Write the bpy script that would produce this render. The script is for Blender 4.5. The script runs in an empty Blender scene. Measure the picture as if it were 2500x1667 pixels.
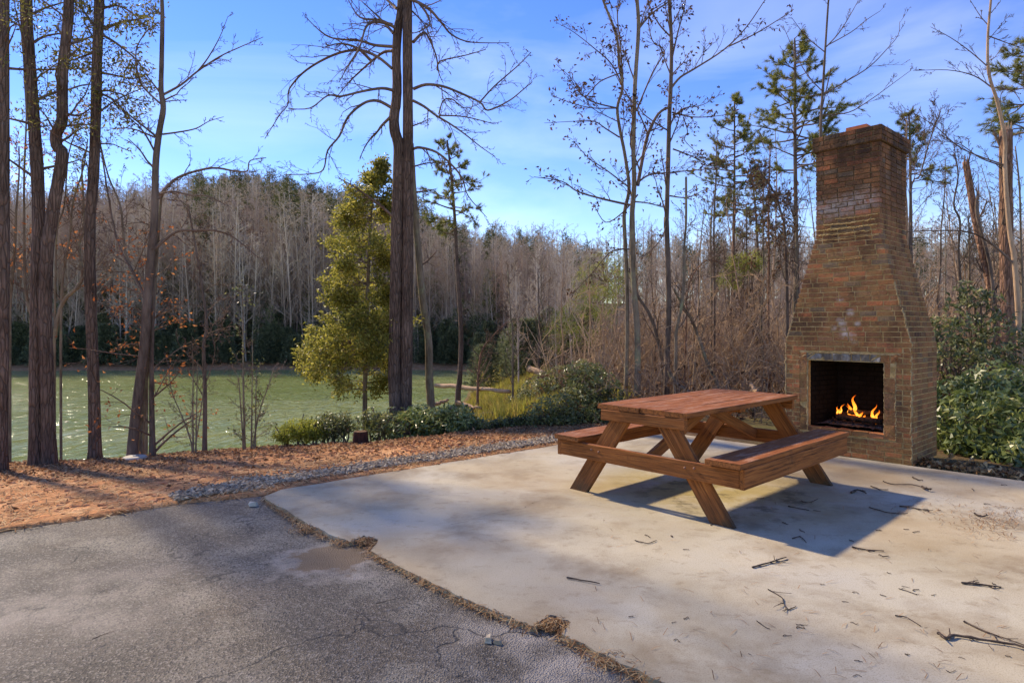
import bpy, math, random
import numpy as np
from mathutils import Vector, Euler

# ------------------------------------------------------------------ camera, world, sun
sc = bpy.context.scene
F, CX, HY, H, S = 1549.5, 1250.0, 798.7, 1.364, 2500 / 2352
cam = bpy.data.cameras.new('camera')
cam.sensor_width = 36.0
cam.lens = 36.0 * F / 2500
cam.shift_y = -(833.5 - HY) / 2500
cam.clip_start, cam.clip_end = 0.05, 3000
camo = bpy.data.objects.new('camera', cam)
camo.location = (0, 0, H)
camo.rotation_euler = (math.radians(90), 0, 0)
sc.collection.objects.link(camo)
sc.camera = camo

SUN_EL = math.radians(38.5)
SUN_AZ = math.radians(-46.5)          # from +Y towards +X
SDIR = Vector((math.sin(SUN_AZ) * math.cos(SUN_EL), math.cos(SUN_AZ) * math.cos(SUN_EL), math.sin(SUN_EL)))
world = bpy.data.worlds.new('World')
sc.world = world
world.use_nodes = True
wn = world.node_tree
wn.nodes.clear()
sky = wn.nodes.new('ShaderNodeTexSky')
sky.sky_type = 'NISHITA'
sky.sun_disc = False
sky.sun_elevation = SUN_EL
sky.sun_rotation = SUN_AZ
sky.altitude = 300
sky.air_density = 1.0
sky.dust_density = 0.0
sky.ozone_density = 5.0
geo = wn.nodes.new('ShaderNodeTexCoord')
mp = wn.nodes.new('ShaderNodeMapping')
mp.inputs['Scale'].default_value = (1.0, 1.3, 3.6)
mp.inputs['Rotation'].default_value = (0.25, -0.25, 0.4)
wn.links.new(geo.outputs['Generated'], mp.inputs['Vector'])
nz = wn.nodes.new('ShaderNodeTexNoise')
nz.inputs['Scale'].default_value = 2.1
nz.inputs['Detail'].default_value = 7
nz.inputs['Roughness'].default_value = 0.52
nz.inputs['Distortion'].default_value = 0.5
wn.links.new(mp.outputs[0], nz.inputs['Vector'])
cr = wn.nodes.new('ShaderNodeValToRGB')
cr.color_ramp.elements[0].position = 0.46
cr.color_ramp.elements[0].color = (0, 0, 0, 1)
cr.color_ramp.elements[1].position = 0.78
cr.color_ramp.elements[1].color = (0.09, 0.09, 0.09, 1)
wn.links.new(nz.outputs[0], cr.inputs[0])
hs = wn.nodes.new('ShaderNodeHueSaturation')
hs.inputs['Saturation'].default_value = 1.25
hs.inputs['Value'].default_value = 0.68
hs.inputs['Hue'].default_value = 0.522
wn.links.new(sky.outputs[0], hs.inputs['Color'])
mxs = wn.nodes.new('ShaderNodeMix')
mxs.data_type = 'RGBA'
wn.links.new(cr.outputs[0], mxs.inputs['Factor'])
wn.links.new(hs.outputs[0], mxs.inputs[6])
mxs.inputs[7].default_value = (8.5, 9.2, 10.2, 1)
bg = wn.nodes.new('ShaderNodeBackground')
bg.inputs['Strength'].default_value = 0.15
wn.links.new(mxs.outputs[2], bg.inputs['Color'])
wo = wn.nodes.new('ShaderNodeOutputWorld')
wn.links.new(bg.outputs[0], wo.inputs[0])

sun = bpy.data.lights.new('sun', 'SUN')
sun.energy = 2.0
sun.angle = math.radians(2.4)
sun.color = (1.0, 0.93, 0.82)
suno = bpy.data.objects.new('sun', sun)
suno.rotation_euler = (-SDIR).to_track_quat('-Z', 'Y').to_euler()
suno.location = (-20, 20, 25)
sc.collection.objects.link(suno)

sc.view_settings.view_transform = 'Standard'
sc.view_settings.look = 'None'
sc.view_settings.gamma = 1.0
sc.view_settings.use_curve_mapping = False
sc.view_settings.exposure = 1.56
sc.view_settings.use_white_balance = True
sc.view_settings.white_balance_temperature = 8300
sc.cycles.max_bounces = 6
sc.cycles.diffuse_bounces = 3
sc.cycles.glossy_bounces = 2
sc.cycles.transmission_bounces = 3
sc.cycles.transparent_max_bounces = 6
sc.cycles.use_denoising = True

# ------------------------------------------------------------------ helpers
RG = np.random.default_rng(7)
col = sc.collection


def lin(r, g, b):
    f = lambda c: ((c / 255 + 0.055) / 1.055) ** 2.4 if c > 10 else c / 255 / 12.92
    return (f(r), f(g), f(b), 1)


def P(x, y, Y):
    return np.array([(x * S - CX) / F * Y, Y, H - (y * S - HY) / F * Y])


def G(x, y, z=0.0):
    Y = F * (H - z) / (y * S - HY)
    return np.array([(x * S - CX) / F * Y, Y, z])


def unit(v):
    v = np.asarray(v, float)
    return v / (math.sqrt(v[0] * v[0] + v[1] * v[1] + v[2] * v[2]) + 1e-12)


def crs(a, b):
    return np.array([a[1] * b[2] - a[2] * b[1], a[2] * b[0] - a[0] * b[2], a[0] * b[1] - a[1] * b[0]])


def rest(o, label=None, cat=None, group=None, kind=None):
    if label: o['label'] = label
    if cat: o['category'] = cat
    if group: o['group'] = group
    if kind: o['kind'] = kind
    return o


def thing(name, label, cat, loc=(0, 0, 0), rz=0.0, group=None):
    o = bpy.data.objects.new(name, None)
    o.empty_display_size = 0.1
    o.location = tuple(float(a) for a in loc)
    o.rotation_euler = (0, 0, rz)
    col.objects.link(o)
    return rest(o, label, cat, group)


def copy_tree(o, parent=None):
    c = o.copy()
    for k in ('label', 'category', 'group'):
        pass
    col.objects.link(c)
    c.parent = parent
    for ch in o.children:
        copy_tree(ch, c)
    return c


def ring_tubes(Pt, R, k):
    """(m, n, 3) centre lines and (m, n) radii -> (m, n*k, 3) ring vertices"""
    T = np.empty_like(Pt)
    T[:, 1:-1] = Pt[:, 2:] - Pt[:, :-2]
    T[:, 0] = Pt[:, 1] - Pt[:, 0]
    T[:, -1] = Pt[:, -1] - Pt[:, -2]
    T /= np.linalg.norm(T, axis=2, keepdims=True) + 1e-12
    m = T.mean(1)
    ref = np.where((np.abs(m[:, 2]) < 0.8 * np.linalg.norm(m, axis=1))[:, None], np.array([[0, 0, 1.0]]), np.array([[1.0, 0, 0]]))
    A = np.cross(T, ref[:, None])
    A /= np.linalg.norm(A, axis=2, keepdims=True) + 1e-12
    B = np.cross(T, A)
    a = np.arange(k) * 2 * math.pi / k
    V = Pt[:, :, None] + R[:, :, None, None] * (np.cos(a)[:, None] * A[:, :, None] + np.sin(a)[:, None] * B[:, :, None])
    return V.reshape(len(Pt), -1, 3)


class MB:
    def __init__(self):
        self.v, self.f, self.n, self.t, self.q = [], [], 0, [], {}

    def add(self, V, Fc, tone=0.5):
        V = np.asarray(V, float).reshape(-1, 3)
        Fc = np.asarray(Fc, int)
        self.v.append(V)
        self.f.append(Fc + self.n)
        self.n += len(V)
        self.t.append(np.full(len(V), tone) if np.isscalar(tone) else np.asarray(tone, float))

    def tube(self, pts, R, k=6, cap=False, tone=0.5):
        pts = np.asarray(pts, float)
        n = len(pts)
        R = np.broadcast_to(np.asarray(R, float), (n,))
        if not cap and np.isscalar(tone):
            self.q.setdefault((n, k), []).append((pts, R))
            return
        V = ring_tubes(pts[None], R[None], k)[0]
        i = np.arange(n - 1)[:, None] * k
        j = np.arange(k)[None]
        j2 = (j + 1) % k
        self.add(V, np.stack([i + j, i + j2, i + k + j2, i + k + j], -1).reshape(-1, 4), tone)
        if cap:
            b = self.n - n * k
            for s in (0, (n - 1) * k):
                c = V[s:s + k].mean(0)
                self.v.append(c[None]); self.t.append(np.full(1, 0.5))
                ci = self.n; self.n += 1
                self.f.append(np.stack([np.full(k, ci), b + s + np.arange(k), b + s + (np.arange(k) + 1) % k], -1))

    def flush(self):
        for (n, k), L in self.q.items():
            V = ring_tubes(np.stack([a for a, _ in L]), np.stack([r for _, r in L]), k)
            m = len(L)
            i = np.arange(n - 1)[:, None] * k
            j = np.arange(k)[None]
            j2 = (j + 1) % k
            Q = np.stack([i + j, i + j2, i + k + j2, i + k + j], -1).reshape(-1, 4)
            self.add(V.reshape(-1, 3), (Q[None] + (np.arange(m) * n * k)[:, None, None]).reshape(-1, 4), 0.5)
        self.q = {}
        return self

    def box(self, c, d, tone=0.5, R=None):
        x, y, z = np.asarray(d, float) / 2
        V = np.array([[-x, -y, -z], [x, -y, -z], [x, y, -z], [-x, y, -z], [-x, -y, z], [x, -y, z], [x, y, z], [-x, y, z]])
        if R is not None:
            V = V @ np.asarray(R).T
        self.add(V + np.asarray(c, float), [[0, 3, 2, 1], [4, 5, 6, 7], [0, 1, 5, 4], [1, 2, 6, 5], [2, 3, 7, 6], [3, 0, 4, 7]], tone)

    def leaves(self, pos, axis, size, wr=0.4, rg=RG, tone=None, fold=0.15):
        pos = np.asarray(pos, float)
        n = len(pos)
        if n == 0: return
        ax = np.asarray(axis, float) + 1e-9
        ax /= np.linalg.norm(ax, axis=1, keepdims=True)
        rv = rg.normal(size=(n, 3))
        sd = np.cross(ax, rv)
        sd /= np.linalg.norm(sd, axis=1, keepdims=True) + 1e-9
        nn = np.cross(ax, sd)
        s = (np.broadcast_to(np.asarray(size, float), (n,)) * rg.uniform(0.7, 1.25, n))[:, None]
        mid = pos + ax * s * 0.45 + nn * s * fold * 0.5
        V = np.stack([pos, mid + sd * s * wr * 0.5 + nn * s * fold, pos + ax * s, mid - sd * s * wr * 0.5 + nn * s * fold], 1).reshape(-1, 3)
        if tone is None: tone = np.repeat(rg.random(n), 4)
        elif not np.isscalar(tone): tone = np.repeat(tone, 4)
        self.add(V, np.arange(n * 4).reshape(n, 4), tone)

    def needles(self, pos, axis, L, m=10, w=0.004, rg=RG, spread=0.9):
        pos = np.asarray(pos, float)
        n = len(pos)
        if n == 0: return
        ax = np.asarray(axis, float)
        ax = ax / (np.linalg.norm(ax, axis=1, keepdims=True) + 1e-9)
        d = ax[:, None] + rg.normal(0, spread * 0.6, (n, m, 3))
        d /= np.linalg.norm(d, axis=2, keepdims=True) + 1e-9
        sd = np.cross(d, rg.normal(size=(n, m, 3)))
        sd /= np.linalg.norm(sd, axis=2, keepdims=True) + 1e-9
        l = L * rg.uniform(0.6, 1.1, (n, m, 1))
        p0 = np.broadcast_to(pos[:, None], (n, m, 3))
        V = np.stack([p0 - sd * w, p0 + sd * w, p0 + d * l], 2).reshape(-1, 3)
        self.add(V, np.arange(n * m * 3).reshape(-1, 3), np.repeat(rg.random(n), m * 3))

    def build(self, name, mat, parent=None, origin=(0, 0, 0), smooth=False, link=True):
        self.flush()
        me = bpy.data.meshes.new(name)
        if self.n:
            V = np.concatenate(self.v) - np.asarray(origin, float)
            me.vertices.add(len(V))
            me.vertices.foreach_set('co', V.astype(np.float32).ravel())
            L = np.concatenate([f.ravel() for f in self.f])
            tot = np.concatenate([np.full(len(f), f.shape[1]) for f in self.f])
            me.loops.add(len(L))
            me.loops.foreach_set('vertex_index', L.astype(np.int32))
            me.polygons.add(len(tot))
            me.polygons.foreach_set('loop_start', (np.cumsum(tot) - tot).astype(np.int32))
            me.update(calc_edges=True)
            at = me.attributes.new('tone', 'FLOAT', 'POINT')
            at.data.foreach_set('value', np.concatenate(self.t).astype(np.float32))
            me.polygons.foreach_set('use_smooth', np.full(len(tot), bool(smooth)))
        if mat is not None: me.materials.append(mat)
        o = bpy.data.objects.new(name, me)
        if link: col.objects.link(o)
        if parent is not None: o.parent = parent
        else: o.location = tuple(float(a) for a in origin)
        return o


# ------------------------------------------------------------------ material helpers
class NT:
    def __init__(self, name):
        self.m = bpy.data.materials.new(name)
        self.m.use_nodes = True
        self.t = self.m.node_tree
        self.b = self.t.nodes['Principled BSDF']
        self.out = self.t.nodes['Material Output']

    def n(self, typ, **kw):
        nd = self.t.nodes.new('ShaderNode' + typ)
        for k, v in kw.items():
            if k in nd.inputs: nd.inputs[k].default_value = v
            else: setattr(nd, k, v)
        return nd

    def l(self, a, b): self.t.links.new(a, b)

    def pos(self, scale=(1, 1, 1), obj=False):
        if obj:
            c = self.n('TexCoord').outputs['Object']
        else:
            c = self.n('NewGeometry').outputs['Position']
        m = self.n('Mapping', Scale=scale)
        self.l(c, m.inputs['Vector'])
        return m.outputs[0]

    def noise(self, vec, scale, detail=4, rough=0.55, dist=0.0):
        nd = self.n('TexNoise', Scale=scale, Detail=detail, Roughness=rough, Distortion=dist)
        self.l(vec, nd.inputs['Vector'])
        return nd.outputs[0]

    def ramp(self, fac, stops, interp='LINEAR'):
        nd = self.n('ValToRGB')
        r = nd.color_ramp
        r.interpolation = interp
        while len(r.elements) < len(stops): r.elements.new(0.5)
        for e, (p, c) in zip(r.elements, stops):
            e.position = p
            e.color = c if not np.isscalar(c) else (c, c, c, 1)
        self.l(fac, nd.inputs[0])
        return nd.outputs[0]

    def mix(self, fac, a, b, mode='MIX'):
        nd = self.n('Mix', data_type='RGBA', blend_type=mode)
        for s, v in ((nd.inputs[0], fac), (nd.inputs[6], a), (nd.inputs[7], b)):
            if hasattr(v, 'is_linked'): self.l(v, s)
            else: s.default_value = v
        return nd.outputs[2]

    def math(self, op, a, b=0.0, clamp=False):
        nd = self.n('Math', operation=op, use_clamp=clamp)
        for s, v in zip(nd.inputs, (a, b)):
            if hasattr(v, 'is_linked'): self.l(v, s)
            else: s.default_value = v
        return nd.outputs[0]

    def bump(self, h, strength=0.5, dist=0.01, prev=None):
        nd = self.n('Bump', Strength=strength, Distance=dist)
        self.l(h, nd.inputs['Height'])
        if prev is not None: self.l(prev, nd.inputs['Normal'])
        return nd.outputs[0]

    def attr(self, name):
        return self.n('Attribute', attribute_name=name).outputs['Fac']

    def done(self, colour, rough=0.8, normal=None, spec=0.3):
        if hasattr(colour, 'is_linked'): self.l(colour, self.b.inputs['Base Color'])
        else: self.b.inputs['Base Color'].default_value = colour
        if hasattr(rough, 'is_linked'): self.l(rough, self.b.inputs['Roughness'])
        else: self.b.inputs['Roughness'].default_value = rough
        self.b.inputs['Specular IOR Level'].default_value = spec
        if normal is not None: self.l(normal, self.b.inputs['Normal'])
        return self.m

    def sphere(self, c, r, soft=1.0):
        """1 inside a ball of radius r round world point c, falling to 0"""
        g = self.n('NewGeometry').outputs['Position']
        v = self.n('VectorMath', operation='DISTANCE')
        self.l(g, v.inputs[0])
        v.inputs[1].default_value = tuple(float(a) for a in c)
        mr = self.n('MapRange')
        mr.inputs['From Min'].default_value = r
        mr.inputs['From Max'].default_value = r * (1 - soft)
        self.l(v.outputs['Value'], mr.inputs['Value'])
        return mr.outputs[0]


def m_bark(name, c1, c2, plates=False, moss=None):
    t = NT(name)
    v = t.pos((1, 1, 0.19))
    a = t.noise(v, 26, 6, 0.65)
    if plates:
        vo = t.n('TexVoronoi', Scale=22.0, feature='DISTANCE_TO_EDGE')
        t.l(v, vo.inputs['Vector'])
        h = t.math('ADD', t.ramp(vo.outputs['Distance'], [(0.0, 0.0), (0.22, 1.0)]), t.math('MULTIPLY', a, 0.5))
    else:
        h = a
    c = t.mix(t.ramp(a, [(0.3, 0.0), (0.7, 1.0)]), c1, c2)
    big = t.noise(t.pos(), 1.7, 3)
    c = t.mix(t.ramp(big, [(0.4, 0.0), (0.75, 0.55)]), c, tuple(x * 1.5 + 0.02 for x in c2[:3]) + (1,))
    if plates: c = t.mix(t.ramp(vo.outputs['Distance'], [(0.0, 0.6), (0.10, 0.0)]), c, tuple(x * 0.45 for x in c1[:3]) + (1,))
    if moss: c = t.mix(t.ramp(t.noise(t.pos(), 5, 4), [(0.55, 0.0), (0.7, 0.6)]), c, moss)
    return t.done(c, 0.95, t.bump(h, 0.9, 0.02), 0.15)


def m_leaf(name, stops, trans=0.35, rough=0.45, spec=0.4, tcol=None):
    t = NT(name)
    tone = t.attr('tone')
    c = t.ramp(tone, stops)
    t.done(c, rough, None, spec)
    if trans:
        tr = t.n('BsdfTranslucent')
        if tcol: t.l(t.mix(0.6, c, tcol), tr.inputs[0])
        else: t.l(c, tr.inputs[0])
        ms = t.n('MixShader')
        ms.inputs[0].default_value = trans
        t.l(t.b.outputs[0], ms.inputs[1]); t.l(tr.outputs[0], ms.inputs[2])
        t.l(ms.outputs[0], t.out.inputs[0])
    return t.m
# ------------------------------------------------------------------ terrain
BX = np.array([-60, -12, -3.48, -2.59, -2.09, 0.636, 1.826, 9.7, 60.])
BY = np.array([-44, -2.9, 4.31, 5.02, 5.24, 7.47, 8.425, 0.325, -51.])
CXs = np.array([-40, -9, -7, -5, -4, -3, -2, -1.3, 0, 1, 2.3, 4, 8, 60.])
CYs = np.array([9, 9.2, 9.7, 10.0, 10.0, 9.7, 9.5, 9.4, 9.3, 9.4, 9.7, 10.5, 11, 12.])
LAKE = np.array([(-160, 18.5), (-30, 18), (-9, 18), (-6.2, 19), (-4.6, 22), (-3.6, 28), (-3.2, 36), (-3.2, 46), (-3.4, 57), (-2.5, 66),
                 (-7, 72), (-22, 73), (-50, 71), (-100, 68), (-160, 66)], float)
WATER_Z = -3.5
_ph = np.random.default_rng(3)
_W = [(_ph.normal(size=2), _ph.uniform(0, 6.28)) for _ in range(24)]


def wav(x, y, f, k0, k1):
    s = 0
    for (d, p) in _W[k0:k1]: s = s + np.sin((x * d[0] + y * d[1]) * f + p + 0.8 * np.sin((y * d[0] - x * d[1]) * f * 0.7 + p * 2))
    return s / (k1 - k0)


def sstep(a, b, x):
    t = np.clip((x - a) / (b - a), 0, 1)
    return t * t * (3 - 2 * t)


def lake_d(x, y):
    best = np.full(x.shape, 1e9)
    ins = np.zeros(x.shape, bool)
    n = len(LAKE)
    for i in range(n):
        a, b = LAKE[i], LAKE[(i + 1) % n]
        e = b - a
        t = np.clip(((x - a[0]) * e[0] + (y - a[1]) * e[1]) / (e @ e), 0, 1)
        best = np.minimum(best, np.hypot(x - a[0] - t * e[0], y - a[1] - t * e[1]))
        c = ((a[1] > y) != (b[1] > y)) & (x < (b[0] - a[0]) * (y - a[1]) / (b[1] - a[1] + 1e-12) + a[0])
        ins ^= c
    return np.where(ins, -best, best)


def terrain(x, y):
    x = np.asarray(x, float); y = np.asarray(y, float)
    yb = np.interp(x, BX, BY)
    yc = np.interp(x, CXs, CYs)
    k = np.interp(x, [-2, 1.5], [0.085, 0.03])
    de = np.clip(np.minimum(y, yc) - yb, 0, np.interp(x, [1, 3], [8, 5]))
    s = np.interp(x, [-2.6, -1.2, 0, 2.5], [0.42, 0.24, 0.12, 0.05])
    near = -0.004 - k * de - s * np.maximum(0, y - yc)
    near = np.maximum(near, np.interp(x, [-2.5, -0.5], [-5.0, -1.4]))
    r = x / np.maximum(y, 1)
    hz = np.interp(r, [-1, -0.45, -0.3, -0.05, 0.1, 0.5, 1], [24, 25, 20, 9, 7, 8, 9])
    back = -1.4 + 0.035 * np.clip(y - 20, 0, 60) + hz * sstep(62, 185, y) + np.interp(r, [0.1, 0.5], [0, 1.2]) * sstep(14, 40, y)
    w = 1 - sstep(15, 24, y)
    z = w * near + (1 - w) * back
    d = lake_d(x, y)
    sh = np.where(d < 0, np.maximum(-1.5, 0.35 * d), np.where(y > 60, 0.2 * d + 0.5 * np.maximum(0, d - 4), 0.55 * d))
    z = np.minimum(z, WATER_Z + sh)
    z = z + (0.016 * wav(x, y, 3.1, 0, 6) + 0.007 * wav(x, y, 9, 6, 12)) * sstep(0, 0.5, y - yb) + 0.12 * wav(x, y, 0.7, 12, 18) * sstep(10.5, 14, y)
    e = sstep(-0.10, 0.02, y - yb - 0.03 * wav(x, y, 5, 18, 24))
    return z * e - 0.13 * (1 - e)


xs = np.concatenate([np.linspace(-420, -60, 30), np.linspace(-59, -14, 40), np.linspace(-13.5, -8, 30), np.linspace(-7.95, 2.5, 170), np.linspace(2.6, 12, 60), np.linspace(12.5, 40, 40), np.linspace(43, 420, 50)])
ys = np.concatenate([np.linspace(-60, 2, 16), np.linspace(2.3, 4, 16), np.linspace(4.05, 10.2, 120), np.linspace(10.4, 25, 55), np.linspace(25.6, 80, 66), np.linspace(83, 600, 90)])
GX, GY = np.meshgrid(xs, ys)
GZ = terrain(GX, GY)
soil = (1 - sstep(-0.15, 0.35, GY - np.interp(GX, CXs, CYs) + 0.25 * wav(GX, GY, 2.5, 0, 6))) * (1 - sstep(1.4, 2.2, GX)) * sstep(-14, -10, GX)
_ld = lake_d(GX, GY)
soil = np.maximum(soil, np.where((GY > 55) & (_ld > -1) & (_ld < 3.5), 0.8, 0))
nx, ny = len(xs), len(ys)
mb = MB()
i = (np.arange(ny - 1)[:, None] * nx + np.arange(nx - 1)[None]).ravel()
mb.add(np.stack([GX, GY, GZ], -1).reshape(-1, 3), np.stack([i, i + 1, i + nx + 1, i + nx], -1), soil.ravel())

t = NT('ground')
p = t.pos()
litter = t.ramp(t.noise(p, 9, 8, 0.7), [(0.25, lin(54, 42, 32)), (0.5, lin(98, 76, 56)), (0.75, lin(134, 108, 80))])
litter = t.mix(t.ramp(t.noise(p, 0.35, 4), [(0.45, 0.0), (0.65, 0.7)]), litter, lin(104, 100, 52))
clay = t.ramp(t.noise(p, 3.2, 7, 0.65), [(0.25, lin(174, 108, 69)), (0.5, lin(227, 159, 106)), (0.72, lin(250, 202, 150))])
clay = t.mix(t.ramp(t.noise(t.pos((1, 1.8, 1)), 11, 6, 0.7), [(0.46, 0.0), (0.6, 0.75)]), clay, lin(136, 94, 64))
clay = t.mix(t.ramp(t.noise(p, 38, 4, 0.7), [(0.48, 0.0), (0.62, 0.6)]), clay, lin(112, 72, 46))
straw = t.ramp(t.noise(t.pos((1, 1, 1)), 60, 5, 0.7), [(0.3, lin(119, 81, 51)), (0.7, lin(205, 156, 106))])
clay = t.mix(t.ramp(t.noise(p, 0.9, 5, 0.6), [(0.48, 0.0), (0.62, 0.8)]), clay, straw)
gc = t.mix(t.attr('tone'), litter, clay)
gn = t.bump(t.noise(p, 30, 8, 0.7), 0.8, 0.03, t.bump(t.noise(p, 7, 5, 0.6), 0.5, 0.06))
M_ground = t.done(gc, 0.95, gn, 0.15)
ground = rest(mb.build('ground', M_ground, smooth=True), 'red clay and leaf litter ground sloping to the lake', None, kind='structure')

# ------------------------------------------------------------------ lake
t = NT('lake_water')
p = t.pos((1.0, 1.0, 1.0))
w1 = t.noise(t.pos((1.1, 0.45, 1.0)), 1.5, 4, 0.6, 0.8)
w2 = t.noise(t.pos((0.25, 0.12, 1)), 1.0, 3, 0.5)
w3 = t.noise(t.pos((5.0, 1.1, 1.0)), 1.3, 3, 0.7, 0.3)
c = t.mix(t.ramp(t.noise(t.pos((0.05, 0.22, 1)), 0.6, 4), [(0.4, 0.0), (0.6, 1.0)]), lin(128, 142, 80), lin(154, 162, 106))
c = t.mix(t.ramp(w3, [(0.40, 0.4), (0.5, 0.0)]), c, lin(108, 128, 62))  # darker ripple troughs, their reflections painted into the base colour
c = t.mix(t.ramp(w3, [(0.54, 0.0), (0.66, 0.35)]), c, lin(186, 194, 140))  # pale ripple glints painted into the base colour
t.b.inputs['IOR'].default_value = 1.33
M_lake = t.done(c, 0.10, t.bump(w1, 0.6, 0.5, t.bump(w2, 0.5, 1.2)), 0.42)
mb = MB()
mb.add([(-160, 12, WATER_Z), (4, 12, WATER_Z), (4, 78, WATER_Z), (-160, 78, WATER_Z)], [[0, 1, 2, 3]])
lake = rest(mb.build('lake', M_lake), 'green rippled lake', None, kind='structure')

# ------------------------------------------------------------------ asphalt drive and concrete slab
TBL = np.array([1.631, 5.425, 0.0]); TH = 0.75
t = NT('concrete')
p = t.pos()
c = t.ramp(t.noise(p, 0.9, 5, 0.55), [(0.3, lin(172, 159, 131)), (0.5, lin(186, 176, 152)), (0.7, lin(184, 177, 160))])
c = t.mix(t.ramp(t.noise(t.pos((0.7, 0.7, 1)), 0.75, 6, 0.6, 0.4), [(0.46, 0.0), (0.64, 0.75)]), c, lin(156, 130, 92))
c = t.mix(t.ramp(t.noise(t.pos((1, 1, 1)), 1.6, 7, 0.65, 0.3), [(0.5, 0.0), (0.68, 0.6)]), c, lin(122, 98, 68))
c = t.mix(t.ramp(t.noise(p, 1.1, 4, 0.5, 0.3), [(0.5, 0.0), (0.66, 0.35)]), c, lin(204, 188, 156))
sp = t.noise(p, 160, 3, 0.7)
c = t.mix(t.ramp(sp, [(0.34, 0.6), (0.48, 0.0)]), c, lin(112, 94, 70))
stn = t.math('MULTIPLY', t.sphere(TBL, 1.25, 0.75), t.ramp(t.noise(p, 2.4, 6, 0.65), [(0.36, 0.0), (0.52, 1.0)]), True)
c = t.mix(t.math('MULTIPLY', stn, 0.8), c, lin(158, 138, 78))
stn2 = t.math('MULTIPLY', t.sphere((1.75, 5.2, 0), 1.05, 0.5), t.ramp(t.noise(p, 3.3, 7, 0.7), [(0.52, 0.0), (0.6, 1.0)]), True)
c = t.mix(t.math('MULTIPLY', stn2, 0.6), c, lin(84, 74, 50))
c = t.mix(t.ramp(t.noise(t.pos((1.0, 1.6, 1)), 6.5, 9, 0.78), [(0.56, 0.0), (0.60, 0.3)]), c, lin(122, 100, 70))
edge = t.math('MULTIPLY', t.sphere((0.9, 2.0, 0), 1.7, 0.8), t.ramp(t.noise(p, 2.2, 7, 0.7), [(0.4, 0.0), (0.62, 1.0)]), True)
c = t.mix(t.math('MULTIPLY', edge, 0.55), c, lin(134, 112, 76))
bn = t.noise(t.pos((22, 3, 1)), 4, 3)
n1 = t.bump(t.noise(p, 90, 5, 0.7), 0.25, 0.004, t.bump(t.noise(p, 3, 4), 0.3, 0.02))
n1 = t.bump(bn, 0.12, 0.004, n1)
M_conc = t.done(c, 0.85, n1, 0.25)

t = NT('asphalt')
p = t.pos()
ag = t.n('TexVoronoi', Scale=120.0)
t.l(p, ag.inputs['Vector'])
c = t.ramp(t.noise(p, 1.1, 5, 0.6), [(0.3, lin(68, 61, 51)), (0.5, lin(88, 79, 67)), (0.7, lin(116, 105, 90))])
c = t.mix(t.ramp(t.noise(p, 0.7, 4, 0.5, 0.5), [(0.44, 0.0), (0.62, 0.45)]), c, lin(112, 96, 76))
c = t.mix(t.ramp(t.noise(p, 1.6, 6, 0.6), [(0.48, 0.0), (0.62, 0.7)]), c, lin(146, 137, 120))
agc = t.n('SeparateColor')
t.l(ag.outputs['Color'], agc.inputs[0])
c = t.mix(t.ramp(agc.outputs[0], [(0.72, 0.0), (0.86, 0.55)]), c, lin(158, 148, 134))
c = t.mix(t.ramp(agc.outputs[1], [(0.66, 0.0), (0.86, 0.75)]), c, lin(42, 40, 38))
dust = t.math('MULTIPLY', t.sphere(tuple(G(1330, 1470)), 0.75, 0.8), t.ramp(t.noise(p, 3.2, 6, 0.65), [(0.38, 0.0), (0.6, 1.0)]), True)
dust2 = t.math('MULTIPLY', t.sphere(tuple(G(90, 1380)), 0.85, 0.8), t.ramp(t.noise(p, 2.2, 6, 0.6), [(0.35, 0.0), (0.65, 0.7)]), True)
c = t.mix(t.math('ADD', dust, dust2, True), c, lin(170, 158, 142))
# a small dried puddle: pale rim round a brown silt patch
pc = G(762, 1272)
nzp = t.math('MULTIPLY', t.math('SUBTRACT', t.noise(p, 5, 6, 0.65), 0.5), 1.5)
rim = t.math('MULTIPLY', t.ramp(t.math('ADD', t.sphere(pc, 0.50, 0.9), nzp), [(0.30, 0.0), (0.5, 0.9)]), 0.8, True)
c = t.mix(t.math('MULTIPLY', rim, t.ramp(t.noise(p, 6, 5), [(0.35, 0.3), (0.6, 1.0)])), c, lin(172, 160, 144))
c = t.mix(t.ramp(t.math('ADD', t.sphere(pc, 0.42, 0.9), nzp), [(0.42, 0.0), (0.58, 0.85)]), c, lin(118, 92, 60))
vc = t.n('TexVoronoi', Scale=0.9, feature='DISTANCE_TO_EDGE')
dsp = t.n('VectorMath', operation='ADD')
t.l(p, dsp.inputs[0])
nv = t.n('TexNoise', Scale=2.5, Detail=6.0)
t.l(p, nv.inputs['Vector'])
sc_ = t.n('VectorMath', operation='SCALE'); sc_.inputs['Scale'].default_value = 0.9
t.l(nv.outputs['Color'], sc_.inputs[0]); t.l(sc_.outputs[0], dsp.inputs[1])
t.l(dsp.outputs[0], vc.inputs['Vector'])
crk = t.math('MULTIPLY', t.ramp(vc.outputs['Distance'], [(0.0, 1.0), (0.016, 0.0)]), t.ramp(t.noise(p, 1.3, 3), [(0.46, 0.0), (0.54, 1.0)]))
c = t.mix(t.math('MULTIPLY', crk, 0.8), c, lin(34, 30, 28))
n1 = t.bump(ag.outputs['Distance'], 0.9, 0.009, t.bump(t.noise(p, 24, 5, 0.7), 0.5, 0.012))
n1 = t.bump(crk, 0.6, -0.01, n1)
M_asph = t.done(c, 0.7, n1, 0.35)


def slab(name, pts, z1, z0, mat):
    n = len(pts)
    V = [(a[0], a[1], z1) for a in pts] + [(a[0], a[1], z0) for a in pts]
    me = bpy.data.meshes.new(name)
    me.from_pydata(V, [], [list(range(n))] + [[i, i + n, (i + 1) % n + n, (i + 1) % n] for i in range(n)])
    me.materials.append(mat)
    o = bpy.data.objects.new(name, me)
    col.objects.link(o)
    return o


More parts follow.
